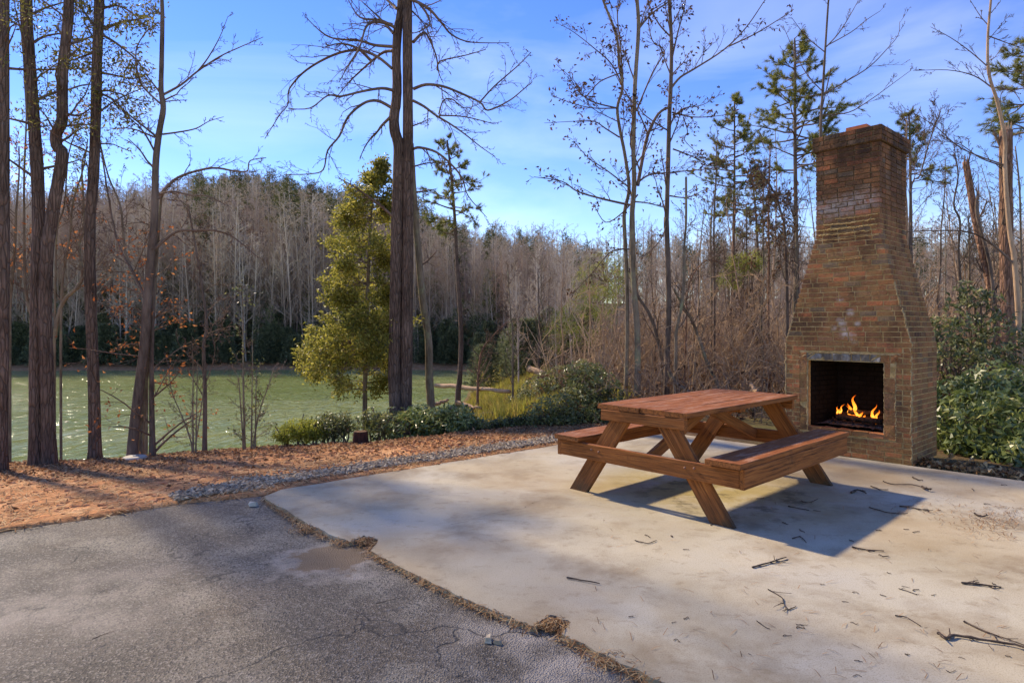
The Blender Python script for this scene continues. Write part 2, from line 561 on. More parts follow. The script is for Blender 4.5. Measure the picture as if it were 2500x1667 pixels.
JOINT = [(606, 1140), (640, 1162), (700, 1197), (755, 1226), (802, 1243), (836, 1229), (868, 1238), (851, 1264), (900, 1290), (1000, 1341), (1100, 1388), (1180, 1420), (1232, 1438), (1264, 1411), (1312, 1429), (1290, 1454), (1400, 1506), (1530, 1568), (1700, 1640)]
JW = [G(*q) for q in JOINT]
rj = random.Random(4)
jw = []
for a, b in zip(JW[:-1], JW[1:]):
    for k in range(4):
        q = a + (b - a) * k / 4
        jw.append((q[0] + (rj.uniform(-.012, .012) if k else 0), q[1] + (rj.uniform(-.012, .012) if k else 0)))
jw += [(3.4, -0.4), (6.5, -4.0), (14, -8)]
sp_ = [(9.7, 0.325), (1.826, 8.425)]
for k in range(1, 40):
    q = np.array([1.826, 8.425]) + (np.array([-2.045, 5.262]) - np.array([1.826, 8.425])) * k / 40
    sp_.append((q[0] + rj.uniform(-.012, .012), q[1] + rj.uniform(-.012, .012)))
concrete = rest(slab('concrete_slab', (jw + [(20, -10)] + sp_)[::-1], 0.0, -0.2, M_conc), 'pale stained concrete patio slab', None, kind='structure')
ap = [(a[0] + 0.12, a[1] + 0.10) for a in JW] + [(3.6, -0.4), (6.5, -4.2), (0, -12), (-20, -14)]
bp = []
for k in range(60):
    x = -12 + (-2.05 + 12) * k / 59
    bp.append((x, float(np.interp(x, BX, BY)) + rj.uniform(-.03, .03) - 0.02))
drive = rest(slab('asphalt_drive', (ap + bp)[::-1], -0.028, -0.2, M_asph), 'cracked grey asphalt drive', None, kind='structure')
# ------------------------------------------------------------------ brick fireplace
FP = -0.85
FB = np.array([3.935, 6.246, 0.0])
FU = np.array([math.cos(FP), math.sin(FP), 0]); FD = np.array([-math.sin(FP), math.cos(FP), 0])
CH, BL = 0.0527, 0.163          # course height, brick pitch
DEP = 0.79
OU0, OU1, OZ0, OZ1 = -1.02, -0.25, 0.282, 1.008


def fw(u, d, z): return FB + FU * u + FD * d + np.array([0, 0, z])


t = NT('brick')
p = t.pos()
tone = t.attr('tone')
c = t.ramp(tone, [(0.0, lin(109, 75, 53)), (0.2, lin(141, 92, 59)), (0.45, lin(156, 104, 65)), (0.6, lin(132, 87, 57)), (0.8, lin(165, 107, 65)), (0.93, lin(118, 98, 80)), (1.0, lin(190, 110, 68))])
c = t.mix(t.ramp(t.noise(p, 32, 6, 0.7), [(0.3, 0.4), (0.55, 0.0)]), c, lin(84, 62, 50))
c = t.mix(t.ramp(t.noise(p, 55, 4, 0.7), [(0.52, 0.0), (0.72, 0.5)]), c, lin(186, 146, 112))
geo_ = t.n('NewGeometry').outputs['Position']
sx = t.n('SeparateXYZ'); t.l(geo_, sx.inputs[0])
zz = sx.outputs['Z']
# mortar smeared over the faces below the shaft
sm = t.math('MULTIPLY', t.ramp(t.noise(p, 11, 7, 0.72), [(0.44, 0.0), (0.64, 0.5)]), t.ramp(t.math('DIVIDE', zz, 3.5), [(0.60, 1.0), (0.74, 0.12)]))
c = t.mix(sm, c, lin(158, 126, 78))
c = t.mix(t.math('MULTIPLY', t.ramp(t.noise(p, 4, 4, 0.6), [(0.48, 0.0), (0.64, 0.45)]), t.ramp(t.math('DIVIDE', zz, 3.5), [(0.14, 1.0), (0.36, 0.15)])), c, lin(140, 110, 60))
# soot running down from the cap
soot = t.math('MULTIPLY', t.ramp(t.noise(t.pos((1, 1, 0.5)), 4.2, 6, 0.65), [(0.37, 0.0), (0.55, 1.0)]), t.ramp(t.math('DIVIDE', zz, 3.5), [(0.68, 0.0), (0.80, 0.55), (0.96, 1.0)]))
c = t.mix(t.math('MULTIPLY', soot, 0.82), c, lin(44, 36, 31))
c = t.mix(t.ramp(t.noise(t.pos((1, 1, 0.6)), 3.1, 7, 0.7), [(0.49, 0.0), (0.62, 0.62)]), c, lin(62, 46, 36))
# white lime bloom above the opening and a pale band at the foot of the shaft
for (u, z, r) in ((-0.62, 1.30, 0.08), (-0.66, 1.42, 0.07), (-0.57, 1.52, 0.05), (-0.68, 1.66, 0.05), (-0.54, 1.24, 0.07), (-0.74, 1.36, 0.04), (-0.5, 1.4, 0.04)):
    bl = t.math('MULTIPLY', t.sphere(fw(u, 0, z), r, 0.9), t.ramp(t.noise(p, 15, 5, 0.6), [(0.42, 0.0), (0.54, 1.0)]))
    c = t.mix(t.math('MULTIPLY', bl, 0.8), c, lin(196, 182, 170))
for (u, z, r) in ((-0.85, 2.62, 0.16), (-0.70, 2.64, 0.16), (-0.55, 2.66, 0.16), (-0.40, 2.67, 0.15)):
    bl = t.math('MULTIPLY', t.sphere(fw(u, 0, z), r, 0.8), t.ramp(t.noise(p, 13, 6, 0.65), [(0.36, 0.0), (0.56, 0.8)]))
    c = t.mix(bl, c, lin(158, 146, 138))
nb = t.bump(t.noise(p, 48, 6, 0.7), 0.8, 0.012, t.bump(t.noise(t.pos((1, 1, 3)), 16, 4), 0.5, 0.012))
M_brick = t.done(c, 0.9, nb, 0.2)

t = NT('mortar')
p = t.pos()
sx = t.n('SeparateXYZ'); t.l(t.n('NewGeometry').outputs['Position'], sx.inputs[0])
c = t.ramp(t.noise(p, 14, 6, 0.7), [(0.3, lin(146, 116, 72)), (0.55, lin(188, 156, 104)), (0.75, lin(214, 188, 144))])
c = t.mix(t.ramp(t.math('DIVIDE', sx.outputs['Z'], 3.5), [(0.68, 0.0), (0.76, 0.72)]), c, lin(78, 60, 48))
M_mortar = t.done(c, 0.95, t.bump(t.noise(p, 60, 6, 0.7), 0.9, 0.012), 0.15)
t = NT('pale_mortar')
p = t.pos()
M_pale = t.done(t.ramp(t.noise(p, 20, 6, 0.7), [(0.3, lin(129, 105, 69)), (0.6, lin(169, 148, 112)), (0.8, lin(189, 177, 151))]), 0.95, t.bump(t.noise(p, 70, 5, 0.7), 0.9, 0.01), 0.15)
t = NT('sooty_brick')
p = t.pos()
M_soot = t.done(t.ramp(t.noise(p, 9, 6, 0.7), [(0.3, lin(17, 16, 15)), (0.7, lin(34, 31, 29))]), 0.95, t.bump(t.noise(p, 50, 5, 0.7), 0.8, 0.01), 0.1)
t = NT('firebox_soot')
p = t.pos()
M_box = t.done(t.ramp(t.noise(p, 6, 6, 0.7), [(0.3, lin(16, 14, 14)), (0.7, lin(29, 26, 23))]), 0.97, t.bump(t.noise(p, 40, 5, 0.7), 0.6, 0.01), 0.08)
t = NT('smoked_brick')
p = t.pos()
M_smoked = t.done(t.ramp(t.noise(t.pos((1, 1, 0.35)), 14, 6, 0.65), [(0.3, lin(78, 66, 54)), (0.5, lin(117, 107, 95)), (0.72, lin(158, 155, 150))]), 0.9, t.bump(t.noise(p, 50, 5, 0.7), 0.8, 0.01), 0.2)
t = NT('terracotta')
M_terra = t.done(t.ramp(t.noise(t.pos(), 16, 5), [(0.3, lin(176, 92, 58)), (0.7, lin(206, 122, 82))]), 0.85, None, 0.2)

fire = thing('brick_fireplace', 'tall brown brick outdoor fireplace with tapering chimney at patio edge', 'fireplace', FB, FP)


def rot_brick(mb, c, d, tone, rg, jit=0.0005):
    """one brick with softened, uneven edges: a box plus a smaller raised face on every side"""
    x, y, z = np.asarray(d) / 2
    b = min(0.0025, 0.2 * min(x, y, z))
    V = []
    for sxx in (-1, 1):
        for syy in (-1, 1):
            for szz in (-1, 1):
                V.append((sxx * (x - b), syy * (y - b), szz * z)); V.append((sxx * (x - b), syy * y, szz * (z - b))); V.append((sxx * x, syy * (y - b), szz * (z - b)))
    V = np.array(V) + rg.normal(0, jit, (24, 3))
    idx = lambda a, b_, c_, k: ((a > 0) * 4 + (b_ > 0) * 2 + (c_ > 0)) * 3 + k
    Fs = []
    for s in (-1, 1):
        q = [(-1, -1), (1, -1), (1, 1), (-1, 1)]
        if s < 0: q = q[::-1]
        Fs.append([idx(a, b_, s, 0) for a, b_ in q])
        Fs.append([idx(a, s, b_, 1) for a, b_ in q[::-1]])
        Fs.append([idx(s, a, b_, 2) for a, b_ in q])
    T3 = []
    for a in (-1, 1):
        for b_ in (-1, 1):
            Fs.append([idx(a, b_, -1, 1), idx(a, b_, 1, 1), idx(a, b_, 1, 2), idx(a, b_, -1, 2)])
            Fs.append([idx(-1, a, b_, 0), idx(1, a, b_, 0), idx(1, a, b_, 1), idx(-1, a, b_, 1)])
            Fs.append([idx(a, -1, b_, 0), idx(a, 1, b_, 0), idx(a, 1, b_, 2), idx(a, -1, b_, 2)])
            for c_ in (-1, 1): T3.append([idx(a, b_, c_, 0), idx(a, b_, c_, 1), idx(a, b_, c_, 2)])
    mb.add(V + np.asarray(c), Fs, tone)
    mb.f.append(np.array(T3) + mb.n - 24)


def span(z):
    if z < 1.20: return -1.262, 0.0
    if z < 2.34:
        k = (z - 1.20) / 1.14
        return -1.262 + k * 0.337, -k * 0.29
    if z < 3.26: return -0.925, -0.29
    return -0.952, -0.263


rgb = np.random.default_rng(11)
NC = 65
front, rest_b = [], []
core = MB()
for i in range(NC):
    z = (i + 0.5) * CH
    u0, u1 = span(z)
    cap_ = z > 3.26
    d0 = -0.026 if cap_ else 0.0
    d1 = DEP + (0.026 if cap_ else 0)
    rec = 0.006 if z > 2.6 else (0.003 if z > 2.34 else 0.002)
    # mortar core course (a ring of four boxes round the firebox where the opening is)
    zc, hh = z, CH + 0.0004
    if OZ0 < z < OZ1:
        core.box(((u0 + rec + OU0) / 2, DEP / 2, zc), (OU0 - u0 - rec, DEP - 2 * rec, hh))
        core.box(((u1 - rec + OU1) / 2, DEP / 2, zc), (u1 - rec - OU1, DEP - 2 * rec, hh))
        core.box(((OU0 + OU1) / 2, 0.70, zc), (OU1 - OU0 + 0.002, 0.16, hh))
    else:
        core.box(((u0 + u1) / 2, (d0 + d1) / 2, zc), (u1 - u0 - 2 * rec, d1 - d0 - 2 * rec, hh))
    odd = i % 2
    gap = 0.010
    T = 0.078
    # front row
    a, b = (u0, u1) if not odd else (u0 + T + gap, u1 - T - gap)
    off = (0 if not odd else 0.5) * BL + rgb.uniform(-.01, .01)
    e = b
    rows = []
    ln = BL - gap
    first = True
    while e > a + 0.02:
        l = ln * (0.48 if (first and not odd and i % 4 == 0) else 1.0) + rgb.uniform(-.006, .006)
        first = False
        s = max(a, e - l)
        if s - a < 0.035: s = a
        rows.append((s, e)); e = s - gap
    for (s, e) in rows:
        segs = [(s, e)]
        lo, hi = OU0 - 0.085, OU1 + 0.11
        if OZ0 - 0.055 < z < OZ1 + 0.078: segs = [(x0, x1) for x0, x1 in ((s, min(e, lo)), (max(s, hi), e)) if x1 - x0 > 0.015]
        for (x0, x1) in segs:
            pr = 0.0012 + abs(rgb.normal(0, 0.0010))
            hgt = CH - 0.0085 + rgb.uniform(-.002, .002)
            item = ((x0 + x1) / 2, d0 + T / 2 - abs(pr), z + rgb.normal(0, .0012), x1 - x0, T, hgt)
            front.append(item)
    # right side, left side, back rows
    for side in (0, 1, 2):
        if side < 2:
            a, b = (d0 + T + gap, d1) if not odd else (d0, d1)
        else:
            a, b = u0 + T + gap, u1 - T - gap
        e = a
        k = 0
        while e < b - 0.02:
            l = ln * (0.48 if (k == 0 and not odd) else 1.0)
            k += 1
            f_ = min(b, e + l)
            if b - f_ < 0.035: f_ = b
            if side == 0: rest_b.append((u1 - T / 2 + abs(rgb.normal(0, .002)), (e + f_) / 2, z, T, f_ - e, CH - 0.0085))
            elif side == 1: rest_b.append((u0 + T / 2 - abs(rgb.normal(0, .002)), (e + f_) / 2, z, T, f_ - e, CH - 0.0085))
            else: rest_b.append(((e + f_) / 2, d1 - T / 2, z, f_ - e, T, CH - 0.0085))
            e = f_ + gap
core.build('mortar_core', M_mortar, fire)
# shared brick meshes: 5 lengths classes x 6 tones
BV = []
for k in range(30):
    m_ = MB()
    rot_brick(m_, (0, 0, 0), (1.0, 1.0, 1.0), rgb.random(), rgb, 0.0)
    m_ = MB()
    rot_brick(m_, (0, 0, 0), (BL - 0.010, 0.078, CH - 0.0085), rgb.random(), rgb)
    o_ = m_.build('brick', M_brick, link=False)
    BV.append(o_.data)
front.sort(key=lambda q: -q[3] * (1 if q[2] < 2.4 else 0.9))
for q in front[:292]:
    o_ = bpy.data.objects.new('brick', BV[int(rgb.integers(0, 30))])
    o_.location = q[:3]
    o_.scale = (q[3] / (BL - 0.010), q[4] / 0.078, q[5] / (CH - 0.0085))
    o_.rotation_euler = (0, rgb.normal(0, .004), rgb.normal(0, .002))
    col.objects.link(o_)
    o_.parent = fire
m_ = MB()
for q in front[292:] + rest_b: rot_brick(m_, q[:3], q[3:], rgb.random(), rgb)
rest(m_.build('side_brickwork', M_brick, fire), kind='stuff')

# soldier course, jambs and sill round the opening
e = OU0 - 0.085
while e < OU1 + 0.10:
    w_ = rgb.uniform(0.072, 0.098)
    m_ = MB(); rot_brick(m_, (0, 0, 0), (min(w_, OU1 + 0.11 - e), 0.078, 0.070), rgb.random(), rgb, 0.004)
    o_ = m_.build('lintel_brick', M_smoked if OU0 - .03 < e < OU1 - 0.10 else M_brick, fire)
    o_.location = (e + w_ / 2, 0.036, OZ1 + 0.037)
    e += w_ + 0.005
for (uc, w_) in ((OU0 - 0.045, 0.076), (OU1 + 0.055, 0.100)):
    z = OZ0 - 0.052
    while z < OZ1 - 0.02:
        h_ = min(rgb.uniform(0.145, 0.165), OZ1 - z)
        m_ = MB(); rot_brick(m_, (0, 0, 0), (w_, 0.078, h_ - 0.006), rgb.choice([0.3, 0.62, 0.75, 0.85]), rgb, 0.003)
        o_ = m_.build('jamb_brick', M_brick, fire)
        o_.location = (uc, 0.037, z + h_ / 2)
        z += h_
e = OU0 + 0.004
while e < OU1 - 0.03:
    w_ = min(0.155, OU1 - e)
    m_ = MB(); rot_brick(m_, (0, 0, 0), (w_ - 0.006, 0.12, 0.048), rgb.choice([0.64, 0.70, 0.98]), rgb, 0.003)
    o_ = m_.build('sill_brick', M_brick, fire)
    o_.location = (e + w_ / 2, 0.052, OZ0 - 0.027)
    e += w_
# ragged mortar beads along corners, jambs and smeared joints
def bead(name, pts, r, rg, mat=M_pale, n=60, amp=0.005):
    pts = np.asarray(pts, float)
    tt = np.linspace(0, len(pts) - 1, n)
    q = np.stack([np.interp(tt, np.arange(len(pts)), pts[:, k]) for k in range(3)], 1)
    q += rg.normal(0, amp, q.shape) * np.array([1, 0.4, 0.7])
    m_ = MB(); m_.tube(q, r * np.convolve(rg.uniform(0.4, 1.5, n + 2), [.25, .5, .25], 'valid'), 6, True)
    return m_.build(name, mat, fire)
bead('mortar_bead', [(-0.004, 0.004, 0.0), (-0.004, 0.004, 1.19)], 0.008, rgb)
bead('mortar_bead', [(-1.258, 0.004, 0.2), (-1.258, 0.004, 1.19), (-1.16, 0.004, 1.53)], 0.009, rgb)
bead('mortar_bead', [(0.0, 0.004, 1.19), (-0.10, 0.004, 1.58), (-0.16, 0.004, 1.82)], 0.009, rgb)
bead('mortar_bead', [(OU1 + 0.110, 0.0, OZ0 - 0.05), (OU1 + 0.106, 0.0, 0.6), (OU1 + 0.112, 0, OZ1)], 0.006, rgb)
bead('mortar_bead', [(OU0 + 0.002, 0.006, OZ0), (OU0 + 0.002, 0.006, OZ1)], 0.010, rgb, amp=0.003)
bead('mortar_bead', [(OU1 - 0.0, 0.006, OZ0), (OU1 - 0.0, 0.006, OZ1)], 0.005, rgb, amp=0.002)
bead('mortar_bead', [(OU0 - 0.09, 0.0, OZ1 + 0.02), (OU0 + 0.08, 0.0, OZ1 + 0.083), (OU0 + 0.35, 0.0, OZ1 + 0.085), (OU1 - 0.2, 0.0, OZ1 + 0.078), (OU1 + 0.15, 0, OZ1 + 0.082)], 0.007, rgb)
for (ua, ub, z, r) in ((-0.90, -0.32, 2.355, 0.010), (-0.92, -0.55, 2.408, 0.012), (-0.80, -0.31, 2.408, 0.014), (-0.85, -0.33, 2.461, 0.013), (-0.72, -0.30, 2.513, 0.012), (-0.80, -0.45, 2.08, 0.007), (-0.9, -0.3, 2.30, 0.006)):
    bead('mortar_smear', [(ua, -0.001, z + 0.004), ((ua + ub) / 2, -0.004, z - 0.004), (ub, -0.001, z + 0.006)], r * .62, rgb, M_mortar, 40, 0.004)

# firebox: splayed lining with its own bricks, hearth, ash, logs, flames
m_ = MB()
Lb = [(OU0 + .002, 0.085), (OU1 - .002, 0.085), (OU1 - 0.08, 0.60), (OU0 + 0.08, 0.60)]
zb, zt = OZ0 - 0.002, OZ1 + 0.30
V = [(a, b, zb) for a, b in Lb] + [(a, b, zt) for a, b in Lb]
m_.add(V, [[0, 1, 2, 3], [1, 5, 6, 2], [2, 6, 7, 3], [3, 7, 4, 0], [4, 7, 6, 5]])
m_.build('firebox_lining', M_box, fire)
m_ = MB()
for i in range(15):
    z = OZ0 + (i + .5) * CH * 1.02
    for side in (0, 1):
        A, B = (np.array(Lb[0]), np.array(Lb[3])) if side == 0 else (np.array(Lb[1]), np.array(Lb[2]))
        L_ = np.linalg.norm(B - A); dv = (B - A) / L_
        s = -0.08 * (i % 2)
        while s < L_:
            a, b = max(s, 0.0), min(s + 0.148, L_ - .01)
            if b - a > 0.02:
                c_ = A + dv * (a + b) / 2
                an = math.atan2(dv[1], dv[0])
                Rm = np.array([[math.cos(an), -math.sin(an), 0], [math.sin(an), math.cos(an), 0], [0, 0, 1]])
                m_.box((c_[0], c_[1], z), (b - a, 0.016, CH - 0.012), 0.1, Rm)
            s += 0.160
    s = Lb[3][0] + 0.01 - 0.08 * (i % 2)
    while s < Lb[2][0]:
        a, b = max(s, Lb[3][0]), min(s + 0.148, Lb[2][0])
        if b - a > .02: m_.box(((a + b) / 2, 0.60, z), (b - a, 0.016, CH - 0.012), 0.1)
        s += 0.160
rest(m_.build('firebox_brickwork', M_soot, fire), kind='stuff')
t = NT('ash')
M_ash = t.done(t.ramp(t.noise(t.pos(), 30, 6, 0.7), [(0.3, lin(44, 40, 36)), (0.6, lin(92, 88, 82)), (0.8, lin(150, 146, 138))]), 0.95, t.bump(t.noise(t.pos(), 50, 5), 0.8, 0.02), 0.1)
m_ = MB()
nn_ = 26
uu, dd = np.meshgrid(np.linspace(OU0 + .03, OU1 - .03, nn_), np.linspace(0.11, 0.56, nn_))
zz_ = OZ0 + 0.012 + 0.022 * rgb.random(uu.shape) * (1 + (dd > .2)) * sstep(0, .08, uu - OU0 - .03) * sstep(0, .08, OU1 - .03 - uu)
ii = (np.arange(nn_ - 1)[:, None] * nn_ + np.arange(nn_ - 1)[None]).ravel()
m_.add(np.stack([uu, dd, zz_], -1).reshape(-1, 3), np.stack([ii, ii + 1, ii + nn_ + 1, ii + nn_], -1))
m_.build('hearth_ash', M_ash, fire, smooth=True)
flu = MB()
for (a, b, w_, h_) in ((-0.115, 0, 0.03, 0), (0.115, 0, 0.03, 0)): flu.box((a * .8, 0, 0), (0.026, 0.21, 0.22))
for b in (-0.092, 0.092): flu.box((0, b, 0), (0.158, 0.026, 0.22))
o_ = flu.build('flue_tile', M_terra, fire); o_.location = (-0.60, 0.34, 3.425)

t = NT('charred_log')
M_log = t.done(t.ramp(t.noise(t.pos(), 40, 5, 0.7), [(0.35, lin(24, 20, 18)), (0.7, lin(84, 66, 52))]), 0.95, t.bump(t.noise(t.pos(), 35, 5), 1.0, 0.02), 0.1)
t = NT('iron')
M_iron = t.done(lin(46, 30, 24), 0.8, None, 0.3)
rgl = np.random.default_rng(5)
for k, (ua, da, ub, db, z, r, lb) in enumerate(((-0.82, 0.30, -0.34, 0.24, 0.375, 0.033, 'charred log lying at the front of the fire grate'), (-0.78, 0.37, -0.32, 0.38, 0.385, 0.038, 'charred log lying at the back of the fire grate'), (-0.70, 0.28, -0.36, 0.40, 0.442, 0.028, 'charred log crossing on top of the other two in the fire'))):
    q = np.linspace(0, 1, 9)[:, None] * (np.array([ub, db, z]) - np.array([ua, da, z])) + np.array([ua, da, z]) + rgl.normal(0, .004, (9, 3))
    q = np.array([fw(*a) for a in q])
    m_ = MB(); m_.tube(q, r * rgl.uniform(.85, 1.1, 9), 10, True)
    rest(m_.build('charred_log', M_log, None, q[0], True), lb, 'log', 'logs on the fire')
gr = thing('fire_grate', 'low rusty iron grate holding logs inside the fireplace', 'fire grate', fw(-0.57, 0.3, OZ0 + .02), FP)
for k in range(6):
    m_ = MB(); x = -0.25 + k * 0.10
    m_.tube([(x, -0.12, 0.075), (x, -0.11, 0.045), (x, 0.10, 0.045), (x, 0.12, 0.08)], 0.008, 6, True)
    m_.build('grate_bar', M_iron, gr)
for d_ in (-0.08, 0.08):
    m_ = MB(); m_.tube([(-0.29, d_, 0.03), (0.29, d_, 0.03)], 0.009, 6, True); m_.build('grate_rail', M_iron, gr)
for x in (-0.24, 0.24):
    for d_ in (-0.08, 0.08):
        m_ = MB(); m_.tube([(x, d_, 0.03), (x, d_, -0.015)], 0.008, 6, True); m_.build('leg', M_iron, gr)

t = NT('flame')
h_ = t.attr('tone')
em = t.n('Emission', Strength=0.9)
t.l(t.ramp(h_, [(0.0, (1.0, 0.20, 0.02, 1)), (0.25, (1.0, 0.42, 0.08, 1)), (0.55, (1.0, 0.30, 0.04, 1)), (1.0, (0.9, 0.12, 0.01, 1))]), em.inputs[0])
trn = t.n('BsdfTransparent')
ms = t.n('MixShader')
t.l(t.ramp(h_, [(0.0, 0.25), (0.2, 0.8), (0.6, 0.65), (1.0, 0.12)]), ms.inputs[0])
t.l(trn.outputs[0], ms.inputs[1]); t.l(em.outputs[0], ms.inputs[2])
t.l(ms.outputs[0], t.out.inputs[0])
M_flame = t.m


def flame(name, label, tongues):
    root = thing(name, label, 'flame', fw(tongues[0][0], tongues[0][1], tongues[0][2]), FP, 'flames in the fireplace')
    for (u, d, z, h, r, lean) in tongues:
        n = 14
        s = np.linspace(0, 1, n)
        q = np.stack([lean * s ** 1.5 + 0.16 * h * np.sin(s * 7 + u * 40) * s, 0.1 * h * np.sin(s * 6 + d * 50) * s, h * s], 1)
        R = r * (np.sin(np.clip(s * 0.8 + 0.2, 0, 1) * math.pi) ** 0.7 * (1 - s * 0.55)) + 0.0008
        m_ = MB(); m_.tube(q, R, 10, False, np.repeat(s, 10))
        o_ = m_.build('flame_tongue', M_flame, root, smooth=True)
        o_.location = (u - tongues[0][0], d - tongues[0][1], z - tongues[0][2])


flame('flame', 'small twin orange flame at the left end of the logs', [(-0.815, .28, .40, .085, .010, .01), (-0.785, .30, .41, .105, .008, .03), (-0.80, .31, .40, .06, .012, 0)])
flame('flame', 'tallest orange flame rising over the middle of the logs', [(-0.645, .30, .40, .225, .020, .01), (-0.675, .29, .40, .13, .016, -.02), (-0.70, .31, .40, .10, .012, -.02), (-0.605, .28, .385, .12, .016, -.03), (-0.575, .27, .37, .085, .018, .02), (-0.55, .27, .365, .06, .014, .03), (-0.66, .31, .40, .17, .015, .015)])
flame('flame', 'narrow tall flame at the right end of the logs', [(-0.435, .27, .345, .20, .014, -.005), (-0.415, .28, .36, .13, .014, .015), (-0.445, .28, .36, .11, .011, -.02), (-0.425, .26, .34, .09, .018, .0)])

fl = bpy.data.lights.new('fire_glow', 'POINT')
fl.energy = 0.6; fl.color = (1.0, 0.42, 0.12); fl.shadow_soft_size = 0.08
flo = bpy.data.objects.new('fire_glow', fl)
flo.location = tuple(fw(-0.62, 0.24, 0.52))
col.objects.link(flo)

# ------------------------------------------------------------------ picnic table
t = NT('stained_wood')
pv = t.pos((1, 1, 1), True)
oi = t.n('ObjectInfo').outputs['Random']
addv = t.n('VectorMath', operation='ADD')
t.l(pv, addv.inputs[0])
cmb = t.n('CombineXYZ')
for k in range(3): t.l(t.math('MULTIPLY', oi, 17.0 + 5 * k), cmb.inputs[k])
t.l(cmb.outputs[0], addv.inputs[1])
mpw = t.n('Mapping', Scale=(1.6, 26, 26)); t.l(addv.outputs[0], mpw.inputs['Vector'])
gr1 = t.noise(mpw.outputs[0], 2.2, 6, 0.6, 0.6)
mpw2 = t.n('Mapping', Scale=(0.8, 3, 3)); t.l(addv.outputs[0], mpw2.inputs['Vector'])
gr2 = t.noise(mpw2.outputs[0], 2.0, 4, 0.6)
c = t.ramp(gr1, [(0.25, lin(84, 50, 26)), (0.5, lin(151, 89, 44)), (0.75, lin(181, 113, 58))])
c = t.mix(t.ramp(gr2, [(0.4, 0.0), (0.7, 0.5)]), c, lin(112, 70, 40))
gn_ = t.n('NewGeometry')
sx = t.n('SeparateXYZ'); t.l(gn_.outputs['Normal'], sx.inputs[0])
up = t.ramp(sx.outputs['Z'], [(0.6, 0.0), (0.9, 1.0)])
sx2 = t.n('SeparateXYZ'); t.l(gn_.outputs['Position'], sx2.inputs[0])
mpw3 = t.n('Mapping', Scale=(3.0, 14, 14)); t.l(addv.outputs[0], mpw3.inputs['Vector'])
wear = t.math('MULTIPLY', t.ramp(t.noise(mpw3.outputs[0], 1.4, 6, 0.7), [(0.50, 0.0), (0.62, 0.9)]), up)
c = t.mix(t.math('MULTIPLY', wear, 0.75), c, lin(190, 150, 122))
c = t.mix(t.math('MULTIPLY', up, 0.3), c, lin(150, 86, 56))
mud = t.math('MULTIPLY', t.ramp(sx2.outputs['Z'], [(0.02, 0.9), (0.22, 0.0)]), t.ramp(t.noise(t.pos(), 7, 5, 0.65), [(0.3, 0.3), (0.55, 1.0)]))
c = t.mix(mud, c, lin(66, 58, 46))
c = t.mix(t.ramp(t.noise(t.pos(), 5, 5, 0.7), [(0.62, 0.0), (0.74, 0.6)]), c, lin(64, 46, 34))
mpw4 = t.n('Mapping', Scale=(0.9, 40, 40)); t.l(addv.outputs[0], mpw4.inputs['Vector'])
fine = t.noise(mpw4.outputs[0], 2.4, 5, 0.7)
c = t.mix(t.ramp(fine, [(0.34, 0.75), (0.46, 0.0)]), c, lin(58, 34, 22))
c = t.mix(t.ramp(fine, [(0.56, 0.0), (0.7, 0.45)]), c, lin(186, 118, 78))
crk = t.ramp(fine, [(0.30, 0.0), (0.42, 1.0)])
M_wood = t.done(c, 0.72, t.bump(crk, 0.6, 0.006, t.bump(gr1, 0.6, 0.005)), 0.15)
t = NT('bolt_steel')
M_bolt = t.done(lin(128, 84, 62), 0.6, None, 0.4)

table = thing('picnic_table', 'weathered red-brown wooden picnic table with attached benches on the patio', 'picnic table', TBL, TH)
rgt = np.random.default_rng(21)


def board(name, a, b, w, th, side=(0, 1, 0), parent=table, bev=0.003):
    """plank from a to b (table space: x along, y = -v, z), width w along 'side', thickness th"""
    a = np.asarray(a, float); b = np.asarray(b, float)
    L_ = np.linalg.norm(b - a)
    X = (b - a) / L_
    Y = np.asarray(side, float); Y = unit(Y - X * (Y @ X))
    Z = np.cross(X, Y)
    n = 9
    prof = [(-w / 2 + bev, -th / 2), (w / 2 - bev, -th / 2), (w / 2, -th / 2 + bev), (w / 2, th / 2 - bev), (w / 2 - bev, th / 2), (-w / 2 + bev, th / 2), (-w / 2, th / 2 - bev), (-w / 2, -th / 2 + bev)]
    V = []
    for k in range(n):
        s = -L_ / 2 + L_ * k / (n - 1)
        dy, dz = rgt.normal(0, .0009), rgt.normal(0, .0009)
        for (y_, z_) in prof: V.append((s + (rgt.normal(0, .0015) if k in (0, n - 1) else 0), y_ + dy, z_ + dz))
    Fs = [[k * 8 + j, k * 8 + (j + 1) % 8, (k + 1) * 8 + (j + 1) % 8, (k + 1) * 8 + j] for k in range(n - 1) for j in range(8)]
    m_ = MB(); m_.add(V, Fs)
    m_.f.append(np.array([list(range(7, -1, -1)), list(range((n - 1) * 8, n * 8))]))
    o_ = m_.build(name, M_wood, parent)
    from mathutils import Matrix
    M = Matrix((tuple(X), tuple(Y), tuple(Z))).transposed().to_4x4()
    M.translation = Vector(tuple((a + b) / 2))
    o_.matrix_local = M
    return o_


